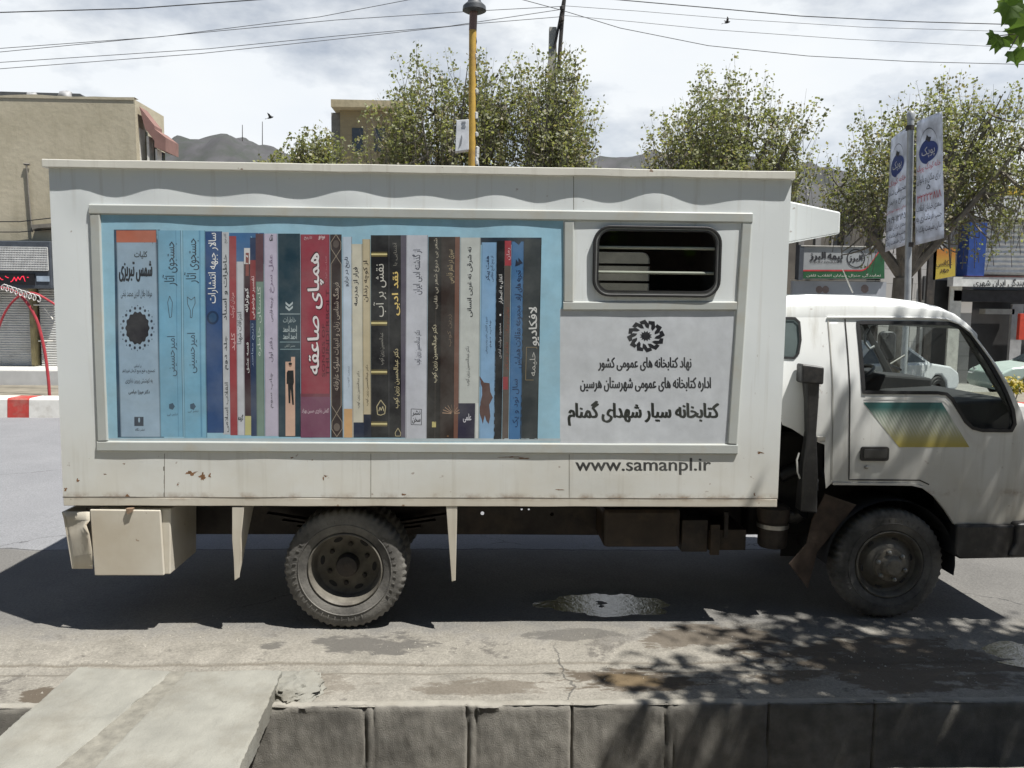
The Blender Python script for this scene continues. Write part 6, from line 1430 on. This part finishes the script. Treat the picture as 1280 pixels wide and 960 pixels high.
# ---- hills
hm = mat('hill_rock', (.068, .067, .071), .95, .25, .03, dirt=(.04, .05, .038), dirt_amt=.8, dscale=.05, dlo=.42)
def hill(name, prof, Y, seed):
    mb = MB(); X = []
    P = [W(x, y, Y) for x, y in prof]; x0, x1 = P[0].x, P[-1].x; n = 110; m = 26
    def hz(x):
        for a, b_ in zip(P, P[1:]):
            if a.x <= x <= b_.x:
                u = (x - a.x) / (b_.x - a.x); u = u * u * (3 - 2 * u); return a.z + (b_.z - a.z) * u
        return 0
    for j in range(m + 1):
        v_ = j / m; y = Y - 260 + 520 * v_; k = max(0, 1 - abs(2 * v_ - 1)) ; k = k * k * (3 - 2 * k)
        for i in range(n + 1):
            x = x0 + (x1 - x0) * i / n; h = hz(x)
            mb.v.append((x, y, -3 + (h + 3) * k + (noise.fractal(Vector((x * .02, y * .02, seed)), 1, 2, 5) * h * .13 * (k ** .5) * (1 if abs(v_ - .5) > .02 else .35))))
    mb.f = [(j * (n + 1) + i, j * (n + 1) + i + 1, (j + 1) * (n + 1) + i + 1, (j + 1) * (n + 1) + i) for j in range(m) for i in range(n)]; mb.m = [0] * len(mb.f); mb.c = [None] * len(mb.f)
    return struct(mb.build(name, hm, smooth=70))
hill('hill', ((120, 240), (180, 200), (206, 190), (240, 179), (268, 171), (292, 171), (318, 179), (345, 190), (380, 200), (450, 215), (560, 225)), 800, 1)
hill('hill', ((600, 240), (700, 215), (760, 196), (830, 190), (930, 198), (960, 205), (985, 214), (1010, 206), (1040, 215), (1080, 235), (1180, 250), (1330, 262)), 760, 4)
for px, yt_, yb3, lab in ((303, 156, 174, 'left'), (328, 152, 184, 'right')):
    p, q = W(px, yt_, 800), W(px, yb3, 800); mb = MB(); mb.tube([(q.x, 800, q.z - 12), q, p], [.5, .45, .3], 5); o_ = mb.build('antenna_mast', chas, None, loc=(q.x, 800, q.z - 12)); tag(o_, 'thin antenna mast on the distant hill, %s' % ('the one on its summit' if lab == 'left' else 'the one on its right slope'), 'antenna', 'masts on the hill')

# ---- parked cars beyond the median
def car(label, loc, rz, body_m, L_=4.2):
    root = thing('parked_car', label, 'car', (loc[0], loc[1], 0), 'cars parked across the street'); R = Matrix.Rotation(rz, 3, 'Z'); o3 = Vector((loc[0], loc[1], 0))
    T = lambda x, y, z: tuple(R @ Vector((x, y, z)) + o3)
    lower = [(-2.1, .30), (-2.12, .62), (-2.02, .86), (-1.25, .93), (1.0, .92), (1.75, .82), (2.05, .66), (2.1, .40), (2.0, .25), (1.65, .25), (1.6, .45), (1.4, .62), (1.2, .62), (1.0, .45), (.95, .25), (-.98, .25), (-1.03, .45), (-1.22, .62), (-1.42, .62), (-1.62, .45), (-1.67, .25), (-2.0, .25)]
    mb = MB(); mb.prism([T(x, -.83, z) for x, z in lower], R @ Vector((0, 1.66, 0))); mb.build('body', body_m, root, bevel=.05, seg=3)
    mb = MB(); b0 = [(-1.75, .92), (-1.0, 1.36), (-.6, 1.42), (.1, 1.42), (.35, 1.36), (1.05, .91)]
    mb.v = [T(x, -.80 + .16 * max(0, (z - .9) / .5), z) for x, z in b0] + [T(x, .80 - .16 * max(0, (z - .9) / .5), z) for x, z in b0]
    n = len(b0); mb.f = [tuple(range(n - 1, -1, -1)), tuple(range(n, 2 * n))] + [(i, i + 1, n + i + 1, n + i) for i in range(n - 1)]; mb.m = [0] * len(mb.f); mb.c = [None] * len(mb.f)
    cab_ = mb.build('cabin', body_m, root, bevel=.03, seg=2)
    gm_ = mat('car_glass', (.035, .045, .05), .08)
    for sg_ in (-1, 1):
        for q in (((-1.42, .95), (-.95, 1.27), (-.42, 1.33), (-.42, .95)), ((-.36, .95), (-.36, 1.33), (.08, 1.33), (.28, 1.28), (.85, .95))):
            mb = MB(); mb.poly([T(x, sg_ * (.808 - .16 * max(0, (z - .9) / .5)), z) for x, z in q]); mb.build('side_window', gm_, cab_)
    mb = MB(); mb.poly([T(.42, -.58, 1.34), T(.42, .58, 1.34), T(1.06, .70, .94), T(1.06, -.70, .94)]); mb.build('windscreen', gm_, cab_)
    mb = MB(); mb.poly([T(-1.06, -.56, 1.345), T(-1.06, .56, 1.345), T(-1.74, .68, .95), T(-1.74, -.68, .95)]); mb.build('rear_window', gm_, cab_)
    for x in (-1.32, 1.3):
        for sg_ in (-1, 1):
            mb = MB(); c0 = Vector(T(x, sg_ * .82, .30)); ax = R @ Vector((0, -sg_, 0)); mb.lathe([(0, .12), (-.02, .2), (0, .21), (-.01, .27), (.03, .30), (.17, .30), (.2, .2)], c0, ax, 24); mb.build('wheel', mat('car_tyre', (.03, .03, .03), .7), root, smooth=40)
    for sg_ in (-1, 1):
        mb = MB(); mb.prism([T(2.03, sg_ * .5, .58), T(2.03, sg_ * .78, .58), T(1.9, sg_ * .8, .72), T(1.95, sg_ * .5, .72)], R @ Vector((.06, 0, 0))); mb.build('headlight', mat('lamp_glass', (.6, .62, .62), .1), root)
    return root
cw = mat('car_white', (.66, .67, .68), .25, .04); cg = mat('car_green', (.42, .52, .47), .25, .04)
p = W(1150, 440, 11.9)
car('white saloon car seen through the truck cab windscreen', (p.x + .1, 14.2, 0), radians(24), cw)
p = W(1262, 470, 9.0)
car('pale green car at the right edge beyond the truck nose', (W(1300, 470, 14.4).x + .75, 14.4, 0), radians(172), cg)

# ================================================================== TREES
barkm = mat('bark', (.15, .135, .11), .95, .35, 5, .6, 18, dirt=(.24, .22, .18), dirt_amt=.5, dscale=4)
LM = [leaf_mat('leaf_olive', (.18, .19, .10)), leaf_mat('leaf_light', (.26, .265, .15)), leaf_mat('leaf_brown', (.225, .195, .13))]
def bez(a, b_, c, n=6):
    return [a.lerp(b_, i / n).lerp(b_.lerp(c, i / n), i / n) for i in range(n + 1)]
def tree(label, base, zbot, blobs, tr, ntw, leaf, seed, group, lpt=30, tilt=.35, name='plane_tree', keep=None, lobed=False, z0=0.0, mats=LM, twl=(.7, 1.7)):
    rnd = random.Random(seed); root = thing(name, label, 'tree', (base[0], base[1], z0), group)
    tk = MB(); cr_ = MB(); fork = Vector((base[0] + rnd.uniform(-.15, .15), base[1], zbot))
    tk.tube([Vector((base[0], base[1], z0 - .1)), Vector((base[0] - .02, base[1], z0 + .3)), Vector((base[0] + .04, base[1], z0 + (zbot - z0) * .6)), fork], [tr * 1.3, tr, tr * .85, tr * .8], 12)
    limbs = []
    tot = sum(b_[3] * b_[4] * b_[5] for b_ in blobs)
    for (cx, cy, cz, rx, ry, rz) in blobs:
        for k in range(max(3, int(8 * (rx * ry * rz / tot) ** .5))):
            a = rnd.uniform(0, 2 * pi); e = Vector((cx + rx * .62 * cos(a), cy + ry * .62 * sin(a), cz + rz * rnd.uniform(-.1, .55)))
            pts = bez(fork, fork.lerp(e, .45) + Vector((0, 0, -.12 * (e - fork).length + .3)), e, 8)
            if keep and not all(keep(p) for p in pts): continue
            tk.tube(pts, [tr * .5 * (1 - .93 * i / 8) for i in range(9)], 6); limbs.append(pts)
    for i in range(ntw):
        bi = rnd.choices(range(len(blobs)), [b_[3] * b_[4] * b_[5] for b_ in blobs])[0]; cx, cy, cz, rx, ry, rz = blobs[bi]
        d = Vector((rnd.gauss(0, 1), rnd.gauss(0, 1), rnd.gauss(0, 1))).normalized() * rnd.random() ** .42
        tip = Vector((cx + d.x * rx, cy + d.y * ry, cz + d.z * rz)); up_ = Vector((d.x * tilt + rnd.gauss(0, .14), d.y * tilt + rnd.gauss(0, .14), 1)).normalized()
        if d.z > -.1: tip += up_ * rnd.uniform(0, .30 * rz) * (rnd.random() ** .6)
        l_ = rnd.uniform(*twl); st = tip - up_ * l_
        if keep and not (keep(tip) and keep(st)): continue
        pts = [st, st.lerp(tip, .5) + Vector((rnd.gauss(0, .04), rnd.gauss(0, .04), 0)), tip]
        tk.tube(pts, [.008, .005, .002], 3, caps=False)
        if limbs and rnd.random() < .5:
            lp = min((p for L__ in limbs for p in L__[3:]), key=lambda p: (p - st).length_squared)
            if (lp - st).length > .9: continue_ = True
            else: continue_ = False
            q = bez(lp, lp.lerp(st, .5) - Vector((0, 0, .1)), st, 4)
            if not continue_ and (not keep or all(keep(p) for p in q)): tk.tube(q, [.03, .025, .02, .016, .013], 4, caps=False)
        mi_b = rnd.choices((0, 1, 2), (.5, .32, .18))[0]
        for k in range(lpt):
            if k % 6 == 0: uc = rnd.uniform(.05, 1.0) ** .8       # leaves sit in tufts along the twig
            u = uc + rnd.gauss(0, .035) if not lobed else rnd.uniform(.05, 1.02); c = st.lerp(tip, u) + Vector((rnd.gauss(0, .075), rnd.gauss(0, .075), rnd.gauss(0, .06))) * (1 if not lobed else 1.8)
            if keep and not keep(c): continue
            s = leaf * rnd.uniform(.45, 1.2); a = Vector((rnd.gauss(0, 1), rnd.gauss(0, 1), rnd.gauss(0, .7))).normalized(); b3 = a.cross(Vector((rnd.gauss(0, 1), rnd.gauss(0, 1), rnd.gauss(0, 1)))).normalized()
            mi_ = mi_b if rnd.random() < .7 else rnd.choice((0, 1, 2))
            add_leaf(cr_, c, a, b3, s, mi_, lobed)
    tk.build('trunk', barkm, root, smooth=50)
    cr_.build('crown', mats, root)
    return root
LOBE = [(0, 0), (.28, -.12), (.55, .05), (.42, .22), (.62, .5), (.3, .48), (.16, .6), (0, 1.0), (-.16, .6), (-.3, .48), (-.62, .5), (-.42, .22), (-.55, .05), (-.28, -.12)]
def add_leaf(mb, c, a, b3, s, mi, lobed=False):
    if lobed:
        n_ = a.cross(b3); P = [c + b3 * x * s * 1.1 + a * y * s + n_ * (abs(x) * .25 - y * y * .2) * s for x, y in LOBE]
        mb.add(P, [(0, 1, 2, 3), (0, 3, 4, 5), (0, 5, 6, 7), (0, 7, 8, 9), (0, 9, 10, 11), (0, 11, 12, 13)], mi)
    else:
        mb.add([c, c + a * s * .55 + b3 * s * .42, c + a * s * 1.1, c + a * s * .5 - b3 * s * .42], [(0, 1, 2, 3)], mi)
def blob(px0, py0, px1, py1, Y, ry):
    a, b_ = W(px0, py0, Y), W(px1, py1, Y); return ((a.x + b_.x) / 2, Y, (a.z + b_.z) / 2, abs(b_.x - a.x) / 2, ry, abs(a.z - b_.z) / 2)
gt = 'plane trees across the street'
tree('tall wide plane tree behind the yellow lamp post', (W(560, 300, 13).x, 13), 3.2, [blob(450, 90, 655, 265, 13, 1.6), blob(475, 62, 560, 200, 13.1, 1.4), blob(530, 52, 645, 210, 13.2, 1.4), blob(432, 132, 545, 270, 13, 1.3), blob(570, 58, 665, 220, 13.1, 1.4)], .2, 680, .078, 21, gt, z0=.3)
tree('upright plane tree around the concrete utility pole', (W(690, 300, 13).x, 13), 3.4, [blob(620, 60, 750, 250, 13, 1.7), blob(650, 54, 738, 200, 13.2, 1.3), blob(660, 130, 755, 280, 12.8, 1.4)], .17, 500, .076, 22, gt, z0=.3)
tree('rounded plane tree above the front half of the cargo box', (W(900, 300, 13).x, 13), 3.3, [blob(795, 110, 960, 260, 13, 1.9), blob(835, 84, 980, 230, 13.2, 1.9), blob(940, 110, 1022, 240, 13, 1.4), blob(785, 170, 900, 280, 12.8, 1.5)], .2, 680, .076, 23, gt, z0=.3)
tree('plane tree with a thick dark trunk behind the two banners', (W(1126, 340, 12.6).x, 12.6), 2.9, [blob(1060, 110, 1210, 260, 12.6, 1.9), blob(1115, 95, 1260, 240, 12.8, 1.9), blob(1022, 175, 1130, 262, 12.4, 1.4), blob(1200, 125, 1310, 268, 12.6, 1.7)], .26, 720, .078, 24, gt, z0=.3)
tree('small dark green tree left of the yellow brick building', (W(380, 300, 24).x, 24), 4.2, [blob(330, 172, 430, 260, 24, 1.7), blob(360, 146, 425, 240, 24.3, 1.3), blob(318, 182, 350, 250, 24, 1), blob(395, 165, 440, 250, 24, 1.0)], .16, 380, .13, 25, gt, lpt=20, twl=(.7, 1.5))
# plane tree on the near pavement; only a sprig of it hangs into view, its shade falls on cab and road
def off_frame(p):
    d = p - CAM; zc = d.dot(_f)
    if zc <= .1: return True
    u = 640 + F_PX * d.dot(_r) / zc; v_ = 480 - F_PX * d.dot(_u) / zc
    return not (-60 < u < 1318 and -38 < v_ < 1000)
NL = [leaf_mat('near_leaf', (.10, .17, .035)), leaf_mat('near_leaf_light', (.15, .22, .05)), leaf_mat('near_leaf_dark', (.07, .12, .03))]
nt_root = tree('near plane tree with lobed leaves, a sprig of it hanging in the top right corner', (5.2, -2.6), 3.6, [(4.9, -1.7, 5.7, 1.4, .85, 1.1), (3.75, -2.15, 6.1, .9, .55, .9), (5.4, -1.9, 7.0, 1.5, 1.1, 1.1), (3.95, -1.95, 5.0, .85, .6, .7), (5.0, -.85, 6.2, .9, .6, .7)], .17, 400, .115, 31, 'plane trees on the near pavement', lpt=7, keep=off_frame, lobed=True, mats=NL, twl=(.5, 1.2))
mb = MB(); rnd = random.Random(3); sp_ = MB()
main = [W(1330, -60, -1.9), W(1300, -10, -1.9), W(1278, 35, -1.9), W(1262, 62, -1.9)]
sp_.tube(main, [.008, .006, .004, .002], 5); sp_.tube([main[1], W(1290, 40, -1.9), W(1245, 45, -1.9)], [.004, .003, .002], 5)
for (px, py, s) in ((1262, 8, .085), (1274, 22, .09), (1283, 5, .1), (1276, 42, .085), (1252, 46, .075), (1243, 42, .05), (1266, 64, .075), (1283, 60, .09), (1256, 3, .06), (1288, 30, .1), (1271, -6, .1), (1247, 50, .05)):
    c = W(px, py, -1.9 + rnd.uniform(-.12, .12)); a = Vector((rnd.uniform(-.8, .3), rnd.uniform(-.3, .3), rnd.uniform(-1, -.2))).normalized(); b3 = a.cross(Vector((rnd.uniform(-.4, .4), 1, rnd.uniform(-.4, .4)))).normalized()
    add_leaf(mb, c, a, b3, s, rnd.choice((0, 0, 1, 2)), True)
sp_.build('twig', barkm, nt_root); mb.build('sprig', NL, nt_root)
# flowering shrub beyond the truck nose
rt = thing('flowering_shrub', 'yellow green shrub in front of the pale green car', 'shrub', (W(1262, 480, 9.2).x + .1, 11.4, .3)); mb = MB(); rnd = random.Random(9); c0 = W(1264, 482, 11.4)
for i in range(420):
    d = Vector((rnd.gauss(0, 1), rnd.gauss(0, 1), rnd.gauss(0, 1))).normalized() * rnd.random() ** .4; c = c0 + Vector((d.x * .32, d.y * .3, d.z * .2)); a = Vector((rnd.gauss(0, 1), rnd.gauss(0, 1), rnd.gauss(0, 1))).normalized(); b3 = a.orthogonal().normalized(); add_leaf(mb, c, a, b3, .07, rnd.choice((0, 1, 1)))
mb.build('foliage', [leaf_mat('shrub_green', (.10, .14, .03)), leaf_mat('shrub_yellow', (.4, .32, .04))], rt)
mb = MB()
for k in range(5): mb.tube([(c0.x + .05 * k - .1, 11.4, .28), (c0.x + .1 * k - .2, 11.4 + .05 * (k % 2), c0.z)], .012, 5); 
mb.build('stem', barkm, rt)

# unseen, behind the viewer: two trees and a shop row added to dim the skylight
tree('unseen tree added left of the viewer to block skylight', (-3.4, -6.2), 3.4, [(-3.2, -6.0, 5.4, 2.6, 2.0, 1.8), (-4.6, -6.6, 5.0, 1.8, 1.6, 1.4)], .2, 300, .2, 41, 'plane trees on the near pavement', lpt=9, mats=NL)
tree('unseen tree added behind the viewer to block skylight', (1.6, -7.2), 3.4, [(1.4, -7.0, 5.4, 2.6, 2.0, 1.8), (3.0, -7.4, 5.0, 1.8, 1.6, 1.4)], .2, 300, .2, 42, 'plane trees on the near pavement', lpt=9, mats=NL)
nb = thing('added_shop_row', 'unseen brown brick shop row added behind the viewer to block skylight', 'building', (0, -12, 0))
mb = MB(); mb.box((-22, -18, 0), (22, -10.5, 6.6)); mb.build('wall', mat('brown_brick', (.16, .12, .09), .9, .25, 2), nb)
for k in range(9):
    mb = MB(); mb.box((-20 + k * 4.6, -10.6, .1), (-16.6 + k * 4.6, -10.46, 2.8)); mb.build('shop_opening', dark_shop, nb)
